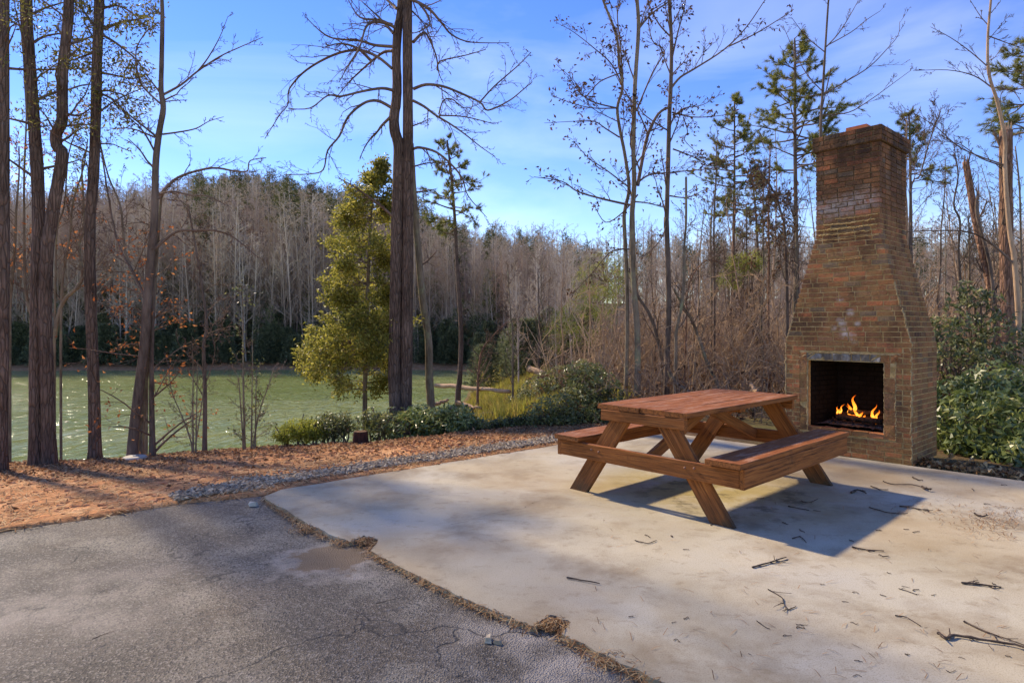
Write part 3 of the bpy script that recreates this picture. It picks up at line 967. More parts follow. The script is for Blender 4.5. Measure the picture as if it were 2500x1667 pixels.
v0 = -0.415
for k, w in enumerate((0.205, 0.197, 0.205, 0.195)):
    vc = v0 + w / 2
    v0 += w + 0.006
    board('tabletop_plank', (-0.905 + rgt.uniform(-.012, .012), -vc, 0.731 + rgt.uniform(-.002, .002)), (0.93 + rgt.uniform(-.02, .02), -vc - 0.01, 0.731), w, 0.037)
for sx_ in (-1, 1):
    xx = sx_ * 0.8895
    board('tabletop_cleat', (xx, 0.375, 0.667), (xx, -0.385, 0.667), 0.082, 0.038, (0, 0, 1))
    board('bench_rail', (sx_ * 0.895, 0.80, 0.350), (sx_ * 0.895, -0.80, 0.350), 0.124, 0.038, (0, 0, 1))
    for sv in (-1, 1):
        f0 = np.array([sx_ * 0.850, -sv * 0.652, -0.0]); f1 = np.array([sx_ * 0.850, -sv * 0.170, 0.70])
        dr = unit(f1 - f0)
        hw = 0.09
        # a leg is cut level at foot and top: a skewed prism
        m_ = MB()
        L_ = 0.70 / dr[2]
        V = []
        for k in range(7):
            z = 0.70 * k / 6
            cy = f0[1] + (f1[1] - f0[1]) * k / 6
            for (yy, xx_) in ((-hw, -.019), (hw, -.019), (hw, .019), (-hw, .019)): V.append((xx_ + rgt.normal(0, .0008), cy - (f0[1] + f1[1]) / 2 + yy + rgt.normal(0, .001), z - 0.35))
        Fs = [[k * 4 + j, k * 4 + (j + 1) % 4, (k + 1) * 4 + (j + 1) % 4, (k + 1) * 4 + j] for k in range(6) for j in range(4)] + [[3, 2, 1, 0], [24, 25, 26, 27]]
        # local frame: x along the leg so the grain runs with it
        ang = math.atan2(dr[1], dr[2])
        ca, sa = math.cos(ang), math.sin(ang)
        V = np.array(V)
        al = V[:, 2] * ca + V[:, 1] * sa
        ac = V[:, 1] * ca - V[:, 2] * sa
        m_.add(np.stack([al, ac, -V[:, 0]], 1), Fs)
        o_ = m_.build('leg', M_wood, table)
        from mathutils import Matrix
        M = Matrix(((0, 0, -1), (sa, ca, 0), (ca, -sa, 0))).to_4x4()
        M.translation = Vector((f0[0], (f0[1] + f1[1]) / 2, 0.35))
        o_.matrix_local = M
        for kk, (bv, bz) in enumerate(((0.467, 0.372), (0.392, 0.364))):
            m_ = MB()
            n = 8
            s = np.linspace(0, 1, 4)
            ring = np.stack([np.zeros(4), np.zeros(4), np.zeros(4)], 1); ring[:, 0] = sx_ * 0.009 * np.sin(s * math.pi / 2)
            m_.tube(ring, 0.011 * np.cos(s * math.pi / 2 * .98), n, False)
            o_ = m_.build('bolt', M_bolt, table, smooth=True)
            o_.location = (sx_ * 0.9145, -sv * bv, bz)
for sv in (-1, 1):
    board('bench_seat_plank', (-0.958, -sv * 0.705, 0.4435), (0.955, -sv * 0.705, 0.4435), 0.262, 0.037)
    board('bench_apron', (-0.914, -sv * 0.821, 0.3545), (0.914, -sv * 0.821, 0.3545), 0.137, 0.036, (0, 0, 1))
for sx_ in (-1, 1):
    board('diagonal_brace', (sx_ * 0.862, -0.04, 0.36), (sx_ * 0.06, -0.04, 0.66), 0.088, 0.037, (0, 0, 1))
board('tabletop_cleat', (0.0, 0.36, 0.69), (0.0, -0.36, 0.69), 0.036, 0.085, (0, 0, 1))
# ------------------------------------------------------------------ trees
M_pineb = m_bark('pine_bark', lin(80, 64, 53), lin(126, 104, 88), True)
M_hardb = m_bark('hardwood_bark', lin(73, 59, 50), lin(124, 101, 85), True)
M_greyb = m_bark('grey_bark', lin(69, 57, 48), lin(121, 104, 89), False)
M_lichb = m_bark('lichen_bark', lin(85, 71, 56), lin(142, 125, 102), False, lin(158, 158, 116))
M_paleb = m_bark('dead_bark', lin(132, 106, 82), lin(192, 158, 125), False)
M_redb = m_bark('snag_bark', lin(110, 82, 65), lin(168, 127, 101), True)
M_twig = m_bark('twig_bark', lin(80, 64, 53), lin(130, 108, 91), False)
M_brown_leaf = m_leaf('dry_leaf', [(0.0, lin(66, 48, 38)), (0.5, lin(100, 74, 54)), (1.0, lin(134, 98, 68))], 0.3, 0.7, 0.15)
M_orange_leaf = m_leaf('beech_leaf', [(0.0, lin(150, 84, 48)), (0.5, lin(190, 116, 66)), (1.0, lin(216, 150, 96))], 0.45, 0.7, 0.15)
M_olive_leaf = m_leaf('olive_leaf', [(0.0, lin(97, 103, 44)), (0.35, lin(136, 133, 57)), (0.7, lin(167, 158, 72)), (1.0, lin(193, 179, 95))], 0.55, 0.45, 0.35)
M_weed = m_leaf('weed', [(0.0, lin(128, 104, 56)), (0.4, lin(152, 146, 64)), (0.8, lin(178, 172, 80)), (1.0, lin(190, 158, 100))], 0.4, 0.6, 0.2)
M_canopy = m_leaf('canopy_leaf', [(0.0, lin(80, 80, 42)), (0.5, lin(112, 108, 56)), (1.0, lin(150, 138, 78))], 0.45, 0.5, 0.25)
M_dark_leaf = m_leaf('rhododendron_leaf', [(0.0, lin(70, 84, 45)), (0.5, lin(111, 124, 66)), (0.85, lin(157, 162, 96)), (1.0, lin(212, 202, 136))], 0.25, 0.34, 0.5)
M_mid_leaf = m_leaf('laurel_leaf', [(0.0, lin(66, 72, 42)), (0.5, lin(108, 114, 64)), (1.0, lin(166, 160, 104))], 0.32, 0.4, 0.45)
M_lime_leaf = m_leaf('lime_leaf', [(0.0, lin(108, 116, 40)), (0.5, lin(152, 156, 60)), (1.0, lin(186, 182, 92))], 0.45, 0.5, 0.25)
M_needle = m_leaf('pine_needle', [(0.0, lin(81, 89, 47)), (0.5, lin(125, 128, 64)), (1.0, lin(173, 165, 89))], 0.4, 0.55, 0.25)
M_youngneedle = m_leaf('young_pine_needle', [(0.0, lin(88, 96, 66)), (0.5, lin(118, 124, 84)), (1.0, lin(154, 156, 108))], 0.4, 0.7, 0.1)
M_farneedle = m_leaf('far_needle', [(0.0, lin(70, 78, 50)), (0.5, lin(94, 100, 62)), (1.0, lin(124, 122, 76))], 0.3, 0.6, 0.2)
M_shore = m_leaf('shore_needle', [(0.0, lin(80, 88, 64)), (0.5, lin(108, 114, 82)), (1.0, lin(146, 148, 110))], 0.35, 0.7, 0.1)

TIPS = []


def limb(mb, p, d, L, r, lev, o, rg):
    n = 5 if lev < 2 else (4 if lev == 2 else (3 if r > 0.008 else 2))
    tr = o['trop'][min(lev, len(o['trop']) - 1)]
    d = unit(d)
    w = rg.normal(0, o['wob'] * (1 if n > 2 else 1.3), (n, 3))
    w[:, 2] += tr
    pts = np.empty((n + 1, 3))
    pts[0] = p
    st = L / n
    for i in range(n):
        d = unit(d + w[i])
        pts[i + 1] = pts[i] + d * st
    R = r + (max(r * 0.3, o['rmin'] * 0.6) - r) * np.arange(n + 1) / n
    mb.tube(pts, R, 6 if r > 0.03 else (4 if r > 0.012 else 3))
    TIPS.append((pts[-1], d, lev, pts[-2]))
    if lev < o['lev']: sprout(mb, pts, R, o['nch'][min(lev, len(o['nch']) - 1)], L, lev + 1, o, rg)


def sprout(mb, pts, R, n, L, lev, o, rg, t0=0.15, t1=0.98):
    pts = np.asarray(pts, float)
    m = len(pts) - 1
    for j in range(n):
        t = t0 + (t1 - t0) * (j + rg.random()) / n
        i = min(int(t * m), m - 1)
        f = t * m - i
        b = pts[i] * (1 - f) + pts[i + 1] * f
        tan = unit(pts[i + 1] - pts[i])
        per = unit(crs(tan, rg.normal(size=3)))
        if o.get('flat'): per = unit(per * np.array([1, 1, o['flat']]))
        a = math.radians(rg.uniform(*o['ang']))
        rr = R[i] * (1 - f) + R[i + 1] * f
        l2 = L * o['lr'] * rg.uniform(0.5, 1.15) * (1.15 - 0.7 * t)
        limb(mb, b, tan * math.cos(a) + per * math.sin(a), l2, max(rr * o.get('rr', 0.5), o['rmin']), lev, o, rg)


def smooth_path(pts, k=5):
    pts = np.asarray(pts, float)
    n = len(pts)
    out = []
    for i in range(n - 1):
        p0, p1, p2, p3 = pts[max(i - 1, 0)], pts[i], pts[i + 1], pts[min(i + 2, n - 1)]
        for s in np.arange(k) / k:
            out.append(0.5 * ((2 * p1) + (p2 - p0) * s + (2 * p0 - 5 * p1 + 4 * p2 - p3) * s * s + (-p0 + 3 * p1 - 3 * p2 + p3) * s ** 3))
    out.append(pts[-1])
    return np.array(out)


def trace(mb, px, Y, w0, w1, rg, flare=0.0, dy=0.0, k=10, foot=True, jit=0.0, ext=None):
    """a stem through picture points (2352-wide), standing at distance Y; w in picture px; dy = depth drift"""
    n = len(px)
    Ys = Y + dy * np.linspace(0, 1, n)
    pts = [P(a, b, c) for (a, b), c in zip(px, Ys)]
    if foot:
        b = pts[0]
        gz = float(terrain(b[0], b[1]))
        if gz < b[2] - 0.05: pts = [np.array([b[0], b[1], gz - 0.1])] + pts
        else: pts[0] = np.array([b[0], b[1], gz - 0.1]) if abs(gz - b[2]) < 0.5 else b
    if ext is not None: pts = pts + [pts[-1] + np.asarray(e_) for e_ in ext]
    pts = smooth_path(pts, 4)
    m = len(pts)
    sc_ = S / F * Y / 2
    R = np.linspace(w0, w1, m) * sc_
    if flare:
        hgt = pts[:, 2] - pts[0, 2]
        R = R * (1 + flare * np.exp(-np.maximum(hgt - 0.1, 0) / 0.22))
    if jit: R = R * rg.uniform(1 - jit, 1 + jit, m)
    mb.tube(pts, R, k, True)
    return pts, R


def finish(root, base, mbs):
    for (nm, mb, mat, sm) in mbs:
        if mb.n or mb.q: mb.build(nm, mat, root, base, sm)


def tipleaves(mb, tips, n, size, rg, spread=0.05, wr=0.4, levs=None, droop=-0.3):
    pos, ax = [], []
    for (p, d, lev, q) in tips:
        if levs and lev not in levs: continue
        for _ in range(int(n) if n >= 1 else int(rg.random() < n)):
            s = rg.random()
            pos.append(q * (1 - s) + p * s + rg.normal(0, spread, 3)); ax.append(d + rg.normal(0, 0.7, 3) + np.array([0, 0, droop]))
    if pos: mb.leaves(np.array(pos), np.array(ax), size, wr, rg)


TW = dict(lev=3, nch=[7, 5, 3], lr=0.5, ang=(30, 70), trop=[0.05, 0.04, 0.02, 0.0], wob=0.16, rmin=0.0032)


def simple_tree(name, label, px, Y, w0, w1, mat, seed, flare=0.3, branches=(), nb=14, bl=1.6, o=TW, group=None, leaf=None, twl=1.0, dy=0.0, t0=0.3, ext=None, cat='tree'):
    """traced trunk, traced main branches, then grown twigs"""
    rg = np.random.default_rng(seed)
    tm, cm, lm = MB(), MB(), MB()
    pts, R = trace(tm, px, Y, w0, w1, rg, flare, dy, ext=ext, jit=0.03)
    base = np.array([pts[0][0], pts[0][1], float(terrain(pts[0][0], pts[0][1]))])
    TIPS.clear()
    if nb: sprout(cm, pts, R * 0.8, nb, bl / o['lr'], 1, o, rg, t0, 1.0)
    for br in branches:
        bp, w_a, w_b, dd = br[:4]
        q, R2 = trace(cm, bp, Y + 0.0, w_a, w_b, rg, 0, dd, 5, False)
        l_ = np.linalg.norm(np.diff(q, axis=0), axis=1).sum()
        sprout(cm, q, R2, int((br[4] if len(br) > 4 else 9) * twl), l_ * 0.55, 2, o, rg, 0.12, 1.0)
    if leaf: tipleaves(lm, TIPS, leaf[1], leaf[2], rg, leaf[3], leaf[4], leaf[5] if len(leaf) > 5 else None)
    root = thing(name, label, cat, base, 0, group)
    finish(root, base, [('trunk', tm, mat, True), ('crown', cm, M_twig, True), ('leaves', lm, leaf[0] if leaf else None, False)])
    return root


# --- left bank group (picture coordinates of the stems)
LB = 'trees standing along the left bank of the patio'
PN = dict(lev=2, nch=[5, 3], lr=0.55, ang=(45, 85), trop=[-0.03, 0.03, 0.05], wob=0.16, rmin=0.004, rr=0.28)
T = TW
UP1 = [(0.02, 0, 2.2), (0.03, 0, 2.4)]
def Z1(a, b): return (a / 2.9767, b / 2.9767)
def Z2(a, b): return (a / 2.7777, (540 + b / 2.613) / S)
def Z3(a, b): return ((600 + a / 2.8) / S, b / 2.9767)
def Z4(a, b): return ((600 + a / 2.613) / S, (540 + b / 2.613) / S)
def Z5(a, b): return ((1250 + a / 2.8) / S, b / 2.9767)
def Z6(a, b): return ((1250 + a / 2.613) / S, (540 + b / 2.613) / S)
def Z7(a, b): return ((1850 + a / 2.8) / S, b / 2.9767)
def Z8(a, b): return ((1850 + a / 2.613) / S, (540 + b / 2.613) / S)

pine_leaf = (M_canopy, 22, 0.075, 0.07, 0.34)
simple_tree('pine_tree', 'dark straight pine trunk cut by the left picture edge', [(2, 1050), (6, 800), (8, 500), (8, 200), (8, 0)], 8.9, 27, 21, M_pineb, 31, 0.3, nb=5, bl=1.3, o=PN, group=LB, t0=0.55, ext=UP1, leaf=pine_leaf)
# the double trunk
rg = np.random.default_rng(32)
tm, cm, lm = MB(), MB(), MB()
qa, Ra = trace(tm, [(84, 1034), (83, 868), (85, 724), (86, 580), (89, 524), (86, 403), (77, 269), (67, 134), (60, 0)], 9.5, 29, 23, rg, 0.3, 0.2, 12, jit=0.03, ext=UP1)
tm2 = MB()
qb, Rb = trace(tm2, [(113, 1034), (108, 868), (104, 724), (108, 580), (116, 524), (124, 470), (139, 386), (142, 349), (131, 336), (129, 309), (142, 279), (143, 235), (144, 168), (154, 67), (158, 0)], 9.5, 28, 20, rg, 0.3, 0.1, 12, jit=0.03, ext=UP1)
TIPS.clear()
sprout(cm, qa, Ra, 10, 2.6, 1, PN, rg, 0.5, 1)
sprout(cm, qb, Rb, 12, 2.6, 1, PN, rg, 0.5, 1)
for bp in ([Z1(235, 290), Z1(290, 255), Z1(380, 235), Z1(440, 230)], [Z1(265, 680), Z1(350, 640), Z1(450, 620), Z1(560, 585), Z1(640, 578)], [Z1(480, 300), Z1(560, 275), Z1(640, 245)], [Z1(60, 470), Z1(200, 478), Z1(420, 476), Z1(620, 466)], [Z1(230, 95), Z1(310, 55), Z1(450, 15)], [Z1(455, 780), Z1(540, 790), Z1(620, 740)]):
    q, R2 = trace(cm, bp, 9.45, 7, 2.5, rg, 0, 0.5, 5, False)
    sprout(cm, q, R2, 10, 1.3, 2, PN, rg, 0.1, 1)
tipleaves(lm, TIPS, 16, 0.075, rg, 0.07, 0.34)
base = np.array([qa[0][0], qa[0][1], float(terrain(qa[0][0], qa[0][1]))])
root = thing('twin_pine', 'thick twin-trunk pine, right stem kinked, second from the left picture edge', 'tree', base, 0, LB)
finish(root, base, [('trunk', tm, M_pineb, True), ('trunk', tm2, M_pineb, True), ('crown', cm, M_twig, True), ('leaves', lm, M_canopy, False)])

simple_tree('pine_tree', 'straight pine with leafy high branches, right of the twin-trunk pine', [(218, 1019), (216, 904), (212, 796), (207, 652), (207, 508), (215, 403), (220, 269), (223, 134), (228, 0)], 9.9, 26, 20, M_pineb, 33, 0.35, group=LB, nb=12, bl=1.7, o=PN, t0=0.5, ext=UP1, leaf=pine_leaf,
            branches=[([Z1(700, 200), Z1(850, 150), Z1(960, 130), Z1(1060, 80)], 8, 2, 0.4, 14), ([Z1(700, 240), Z1(800, 300), Z1(900, 380), Z1(960, 440)], 7, 2, -0.3, 16), ([Z1(700, 500), Z1(800, 520), Z1(900, 540), Z1(990, 520)], 6, 2, 0.3, 16), ([Z1(690, 640), Z1(800, 700), Z1(870, 820)], 6, 2, -.4, 12),
                      ([Z1(650, 190), Z1(560, 60), Z1(520, 0)], 6, 2, .4, 12), ([Z1(640, 360), Z1(560, 390), Z1(470, 420)], 6, 2, .4, 14), ([Z1(700, 60), Z1(800, 40), Z1(900, 90), Z1(1000, 200)], 6, 2, -.3, 16)])
HW = dict(lev=4, nch=[6, 5, 4], lr=0.5, ang=(25, 60), trop=[0.03, 0.03, 0.02], wob=0.17, rmin=0.0035, rr=0.5)
simple_tree('bare_tree', 'slender crooked bare tree leaning right with long arching boughs', [(304, 1031), (313, 940), (331, 796), (338, 688), (347, 580), (353, 524), (356, 454), (358, 370), (366, 302), (375, 249), (370, 208), (371, 151), (373, 50), (372, 0)], 9.6, 23, 8, M_greyb, 34, 0.12, group=LB, nb=4, bl=0.9, o=HW, t0=0.5, leaf=None,
            branches=[([Z1(1115, 650), Z1(1240, 580), Z1(1350, 490), Z1(1500, 390), Z1(1650, 320), Z1(1800, 255)], 6, 1.5, 0.3, 8), ([Z1(1350, 490), Z1(1420, 400), Z1(1500, 260), Z1(1560, 110)], 4, 1, -.2, 5), ([Z1(1095, 710), Z1(1000, 620), Z1(950, 540), Z1(930, 350), Z1(1000, 220), Z1(1090, 150)], 5, 1.5, -.3, 7),
                      ([Z1(1075, 940), Z1(950, 840), Z1(820, 740), Z1(690, 660)], 6, 2, .3, 9), ([Z1(1110, 920), Z1(1220, 905), Z1(1340, 880), Z1(1430, 830), Z1(1530, 800)], 5, 1.2, .2, 6), ([Z1(1080, 1360), Z1(1150, 1270), Z1(1250, 1200), Z1(1450, 1150), Z1(1600, 1170), Z1(1690, 1170), Z1(1710, 1100), Z1(1820, 1080)], 8, 2, .3, 9),
                      ([Z1(1085, 1330), Z1(1180, 1310), Z1(1300, 1335), Z1(1420, 1340), Z1(1540, 1400)], 5, 1.5, -.3, 8), ([Z2(985, 180), Z2(1120, 70), Z2(1250, 60), Z2(1380, 60), Z2(1500, 110), Z2(1650, 235)], 8, 2, .4, 10), ([Z1(1060, 940), Z1(900, 880), Z1(760, 880)], 5, 1.5, -.3, 8), ([Z1(1110, 700), Z1(1180, 690), Z1(1280, 685)], 3.5, 1.5, 0, 3),
                      ([Z1(1060, 1040), Z1(980, 900), Z1(880, 800), Z1(720, 640)], 5, 1.5, .5, 9), ([Z2(960, 560), Z2(860, 350), Z2(740, 100), Z1(690, 1010), Z1(680, 900)], 7, 2, .5, 9)])
simple_tree('bare_tree', 'thin grey trunk pressed against the crooked leaning tree', [(324, 1027), (335, 868), (349, 760), (360, 580), (366, 500), (372, 440)], 9.75, 13, 5, M_lichb, 35, 0.3, nb=9, bl=1.0, o=HW, group=LB, t0=0.4)
BE = dict(lev=3, nch=[6, 4], lr=0.6, ang=(40, 75), trop=[0.0, 0.0, -0.02], wob=0.12, rmin=0.003, flat=0.35, rr=0.5)
simple_tree('beech_sapling', 'beech sapling with orange dead leaves beside the leaning tree', [(350, 1024), (348, 868), (351, 724), (353, 640), (355, 560)], 9.7, 15, 3, M_greyb, 36, 0.25, nb=20, bl=1.15, o=BE, group=LB, t0=0.12, leaf=(M_orange_leaf, 0.9, 0.07, 0.05, 0.42, (2, 3)),
            branches=[([(345, 730), (300, 705), (262, 712)], 4, 1, .2, 9), ([(345, 800), (300, 790), (258, 806)], 4, 1, -.2, 9), ([(340, 690), (290, 660), (230, 655)], 4, 1, .3, 9), ([(350, 760), (400, 740), (430, 735)], 4, 1, .2, 9), ([(348, 880), (380, 880), (402, 905)], 3, 1, .2, 8)])
simple_tree('bare_tree', 'thin dark bare sapling standing alone at the bank edge', [(470, 1024), (471, 904), (468, 796), (475, 742), (460, 634), (445, 544), (432, 470)], 9.8, 11, 3, M_greyb, 37, 0.25, nb=18, bl=0.95, o=HW, group=LB, t0=0.25)
LS = 'thin saplings at the bank edge'
for k, (pp, w) in enumerate((([Z2(1232, 1430), Z2(1230, 1200), Z2(1232, 960), Z2(1228, 780)], 5), ([Z2(1250, 1430), Z2(1256, 1100), Z2(1262, 900)], 4), ([Z2(1222, 1420), Z2(1160, 1240), Z2(1100, 1100), Z2(1080, 980)], 3.5), ([Z2(1250, 1420), Z2(1290, 1150), Z2(1300, 1000)], 3.5))):
    simple_tree('sapling', ['tallest straight stem of the sapling clump left of the dark lone sapling', 'short upright stem of the sapling clump left of the dark lone sapling', 'sapling stem curving out to the left over the water', 'sapling stem tilting right towards the dark lone sapling'][k], pp, 9.7, w, 1.5, M_lichb, 40 + k, 0.2, nb=8, bl=0.45, group=LS, t0=0.3)
for k, (pp, w) in enumerate((([Z2(1560, 1400), Z2(1552, 1000), Z2(1550, 600), Z2(1548, 420)], 6), ([Z2(1605, 1400), Z2(1608, 1100), Z2(1612, 760)], 5), ([Z2(1630, 1390), Z2(1632, 1150), Z2(1636, 960)], 4), ([Z2(1620, 1400), Z2(1660, 1200), Z2(1720, 1030), Z2(1745, 935)], 4), ([Z2(1550, 1390), Z2(1535, 1180), Z2(1520, 1000), Z2(1480, 930)], 4))):
    simple_tree('sapling', ['tallest stem of the sapling clump left of the yellow-green bush', 'second tallest stem of the clump left of the yellow-green bush', 'short straight stem in the clump left of the yellow-green bush', 'pale stem leaning right in the clump by the yellow-green bush', 'forked stem leaning left in the clump by the yellow-green bush'][k], pp, 9.75, w, 1.5, M_lichb, 46 + k, 0.2, nb=10, bl=0.5, group=LS, t0=0.25, leaf=(M_mid_leaf, 1, 0.06, 0.05, 0.4, (3,)) if k in (0, 2) else None)
# thin stems behind the left pines
LT = 'thin trees tangled behind the left pines'
for k, (pp, w, lb) in enumerate((
        ([Z2(60, 640), Z2(75, 400), Z2(95, 150), Z1(110, 1450), Z1(130, 1200), Z1(130, 1000)], 9, 'dark thin trunk just right of the leftmost pine'),
        ([Z2(205, 700), Z2(185, 560), Z2(160, 400), Z2(155, 100), Z1(165, 1200), Z1(180, 800), Z1(165, 540)], 9, 'mossy thin trunk curving out left of the twin-trunk pine'),
        ([Z2(330, 900), Z2(350, 720), Z2(400, 520), Z2(520, 380), Z2(505, 150), Z2(540, 30), Z1(560, 1150), Z1(600, 1000)], 12, 'leaning forked trunk between the twin-trunk pine and next pine'),
        ([Z2(350, 620), Z2(355, 300), Z2(365, 50), Z1(440, 1400), Z1(470, 1050), Z1(540, 860)], 5, 'wispy straight sapling just right of the twin-trunk pine'),
        ([Z2(390, 560), Z2(420, 250), Z2(450, 60), Z1(500, 1380), Z1(570, 1150), Z1(600, 950)], 6, 'wispy sapling leaning right behind the second pine'),
        ([Z2(930, 520), Z2(850, 330), Z2(800, 200), Z2(780, 0), Z1(820, 1400), Z1(740, 1200), Z1(690, 1000)], 8, 'thin trunk leaning left out from behind the crooked tree'))):
    simple_tree('thin_tree', lb, pp, 11.0, w, 2.5, M_lichb, 60 + k, 0, nb=16, bl=1.1, o=HW, group=LT, t0=0.2, leaf=(M_orange_leaf, 1, 0.07, 0.06, 0.4, (3,)) if k in (0, 3) else None)

# --- central double trunk with drooping boughs
rg = np.random.default_rng(70)
tm, cm, lm = MB(), MB(), MB()
YC = 11.5
qa, Ra = trace(tm, [(910, 958), (906, 868), (908, 724), (912, 508), (915, 403), (916, 336), (907, 302), (905, 269), (910, 235), (912, 188), (910, 134), (914, 67), (922, 0)], YC, 31, 17, rg, 0.3, 0.1, 14, jit=0.03, ext=UP1)
tm2 = MB()
qb, Rb = trace(tm2, [(932, 958), (933, 868), (935, 724), (937, 508), (937, 403), (937, 269), (936, 134), (936, 0)], YC + 0.05, 29, 19, rg, 0.3, -0.05, 14, jit=0.03, ext=UP1)
DR = dict(lev=4, nch=[7, 5, 4], lr=0.42, ang=(20, 65), trop=[0.0, -0.02, -0.05, -0.06], wob=0.17, rmin=0.0038, rr=0.5)
TIPS.clear()
BR = [[(1000, 470), (900, 390), (780, 345), (650, 360), (510, 420), (390, 500), (310, 590), (290, 640), (285, 720), (230, 790), (130, 950)],
      [(1000, 740), (900, 690), (800, 710), (700, 800), (640, 930), (560, 1030), (530, 1160), (440, 1190), (260, 1195)],
      [(1010, 620), (930, 605), (800, 625), (650, 660), (560, 655), (440, 740), (290, 745)],
      [(1005, 320), (880, 310), (780, 280), (650, 270), (540, 240), (400, 110)],
      [(1020, 190), (920, 140), (780, 120), (700, 0)], [(1010, 230), (920, 130), (780, 0)],
      [(1000, 350), (940, 360), (860, 420), (760, 510), (700, 570), (600, 690)],
      [(1000, 170), (880, 150), (820, 190), (780, 320), (700, 450), (640, 560)],
      [(1145, 610), (1230, 580), (1340, 590), (1450, 630), (1600, 700), (1655, 755), (1800, 690), (1900, 610), (1960, 560)],
      [(1145, 690), (1220, 730), (1300, 790), (1400, 850), (1500, 920), (1600, 1000), (1700, 1070)],
      [(1140, 0), (1250, 60), (1340, 160), (1410, 240), (1540, 290), (1800, 295)],
      [(1145, 290), (1200, 235), (1240, 240), (1300, 380), (1320, 500), (1350, 570)],
      [(1600, 700), (1700, 590), (1850, 460), (1950, 360)],
      [(1145, 1020), (1190, 1010), (1300, 1040), (1400, 1120), (1480, 1220), (1520, 1340), (1650, 1490)],
      [(1310, 480), (1330, 420), (1500, 380), (1640, 340)], [(1320, 790), (1500, 800), (1700, 850)],
      [(1320, 780), (1350, 690), (1410, 680), (1500, 740), (1600, 710)],
      [(1005, 1480), (900, 1390), (760, 1290), (640, 1220)], [(1145, 1140), (1250, 1115), (1340, 1120)],
      [(1145, 860), (1200, 840), (1260, 810)], [(1140, 80), (1220, 170), (1280, 300)], [(1000, 790), (930, 860), (900, 900), (830, 980), (780, 1080)],
      [(1090, 0), (1180, 20), (1260, 150), (1200, 210), (1140, 230)], [(860, 420), (760, 330), (640, 300), (520, 330)], [(1030, 60), (900, -40), (700, -60)]]
for k, bp in enumerate(BR):
    q, R2 = trace(cm, [Z3(*a) for a in bp], YC, 7.5 if k not in (12, 14, 15, 16, 18, 19, 20) else 4, 1.6, rg, 0, rg.uniform(-1.5, 1.2), 6, False)
    l_ = np.linalg.norm(np.diff(q, axis=0), axis=1).sum()
    sprout(cm, q, R2, 13, min(l_, 3.2) * 0.75, 2, DR, rg, 0.15, 1)
base = np.array([qa[0][0], qa[0][1], float(terrain(qa[0][0], qa[0][1]))])
root = thing('twin_trunk_tree', 'large dark twin-trunk bare tree with drooping arching boughs, centre of view', 'tree', base)
finish(root, base, [('trunk', tm, M_hardb, True), ('trunk', tm2, M_hardb, True), ('crown', cm, M_twig, True)])

simple_tree('leaning_tree', 'dark trunk leaning left behind the central twin-trunk tree', [(991, 955), (986, 868), (984, 778), (971, 688), (964, 616), (955, 508), (950, 440), (944, 330)], 12.6, 20, 13, M_lichb, 75, 0.25, nb=3, bl=0.8, t0=0.5)

# --- evergreen with olive leaves left of the central tree
rg = np.random.default_rng(80)
tm, cm, lm = MB(), MB(), MB()
YE = 12.2
q, R = trace(tm, [(838, 957), (839, 868), (842, 760), (846, 616), (851, 508), (858, 440), (868, 380), (870, 372)], YE, 13, 2, rg, 0.3, 0, 8, jit=0.04)
EV = dict(lev=3, nch=[6, 4], lr=0.5, ang=(25, 65), trop=[-0.01, 0.03, 0.04], wob=0.14, rmin=0.003, flat=0.5, rr=0.45)
TIPS.clear()
prof = [(930, 20, 15), (880, 135, 110), (830, 165, 130), (790, 150, 130), (740, 95, 110), (690, 120, 100), (640, 130, 95), (590, 128, 90), (540, 95, 80), (490, 90, 60), (450, 62, 50), (415, 30, 30), (380, 16, 20), (365, 5, 6)]
py_ = np.array([a[0] for a in prof])[::-1]; pl_ = np.array([a[1] for a in prof])[::-1]; pr_ = np.array([a[2] for a in prof])[::-1]
for k in range(84):
    y = 372 + (885 - 372) * ((k + rg.random()) / 84) ** 0.9
    y = 372 + round((y - 372) / 46) * 46 + rg.normal(0, 9)
    b = np.array([np.interp(P(0, y, YE)[2], q[:, 2], q[:, 0]), YE, P(0, y, YE)[2]])
    a = rg.uniform(0, 2 * math.pi)
    sidew = np.interp(y, py_, pl_) if math.cos(a) < 0 else np.interp(y, py_, pr_)
    Lb_ = sidew * S / F * YE * rg.uniform(0.6, 1.0)
    limb(cm, b, (math.cos(a), math.sin(a) * 0.9, rg.uniform(-0.25, 0.25)), max(Lb_, 0.1), 0.012, 1, EV, rg)
# the low heavy bough on the left
for (x, y, dd) in ((700, 820, 0.4), (735, 850, -0.5), (760, 800, -0.6), (700, 850, -0.1), (720, 780, .3), (770, 870, -.8), (745, 830, .9)):
    qq, R2 = trace(cm, [(841, 800), ((841 + x) / 2, (800 + y) / 2 - 14), (x, y)], YE, 5, 2, rg, 0, dd, 4, False)
    sprout(cm, qq, R2, 9, 1.2, 2, EV, rg, 0.3, 1)
tipleaves(lm, TIPS, 13, 0.085, rg, 0.065, 0.36, (2, 3), -0.25)
tipleaves(lm, TIPS, 5, 0.085, rg, 0.07, 0.36, (1,), -0.25)
base = np.array([q[0][0], q[0][1], float(terrain(q[0][0], q[0][1]))])
root = thing('evergreen_tree', 'yellow-green broadleaf evergreen tree at the lakeside, left of the central tree', 'tree', base)
finish(root, base, [('trunk', tm, M_lichb, True), ('crown', cm, M_twig, True), ('leaves', lm, M_olive_leaf, False)])


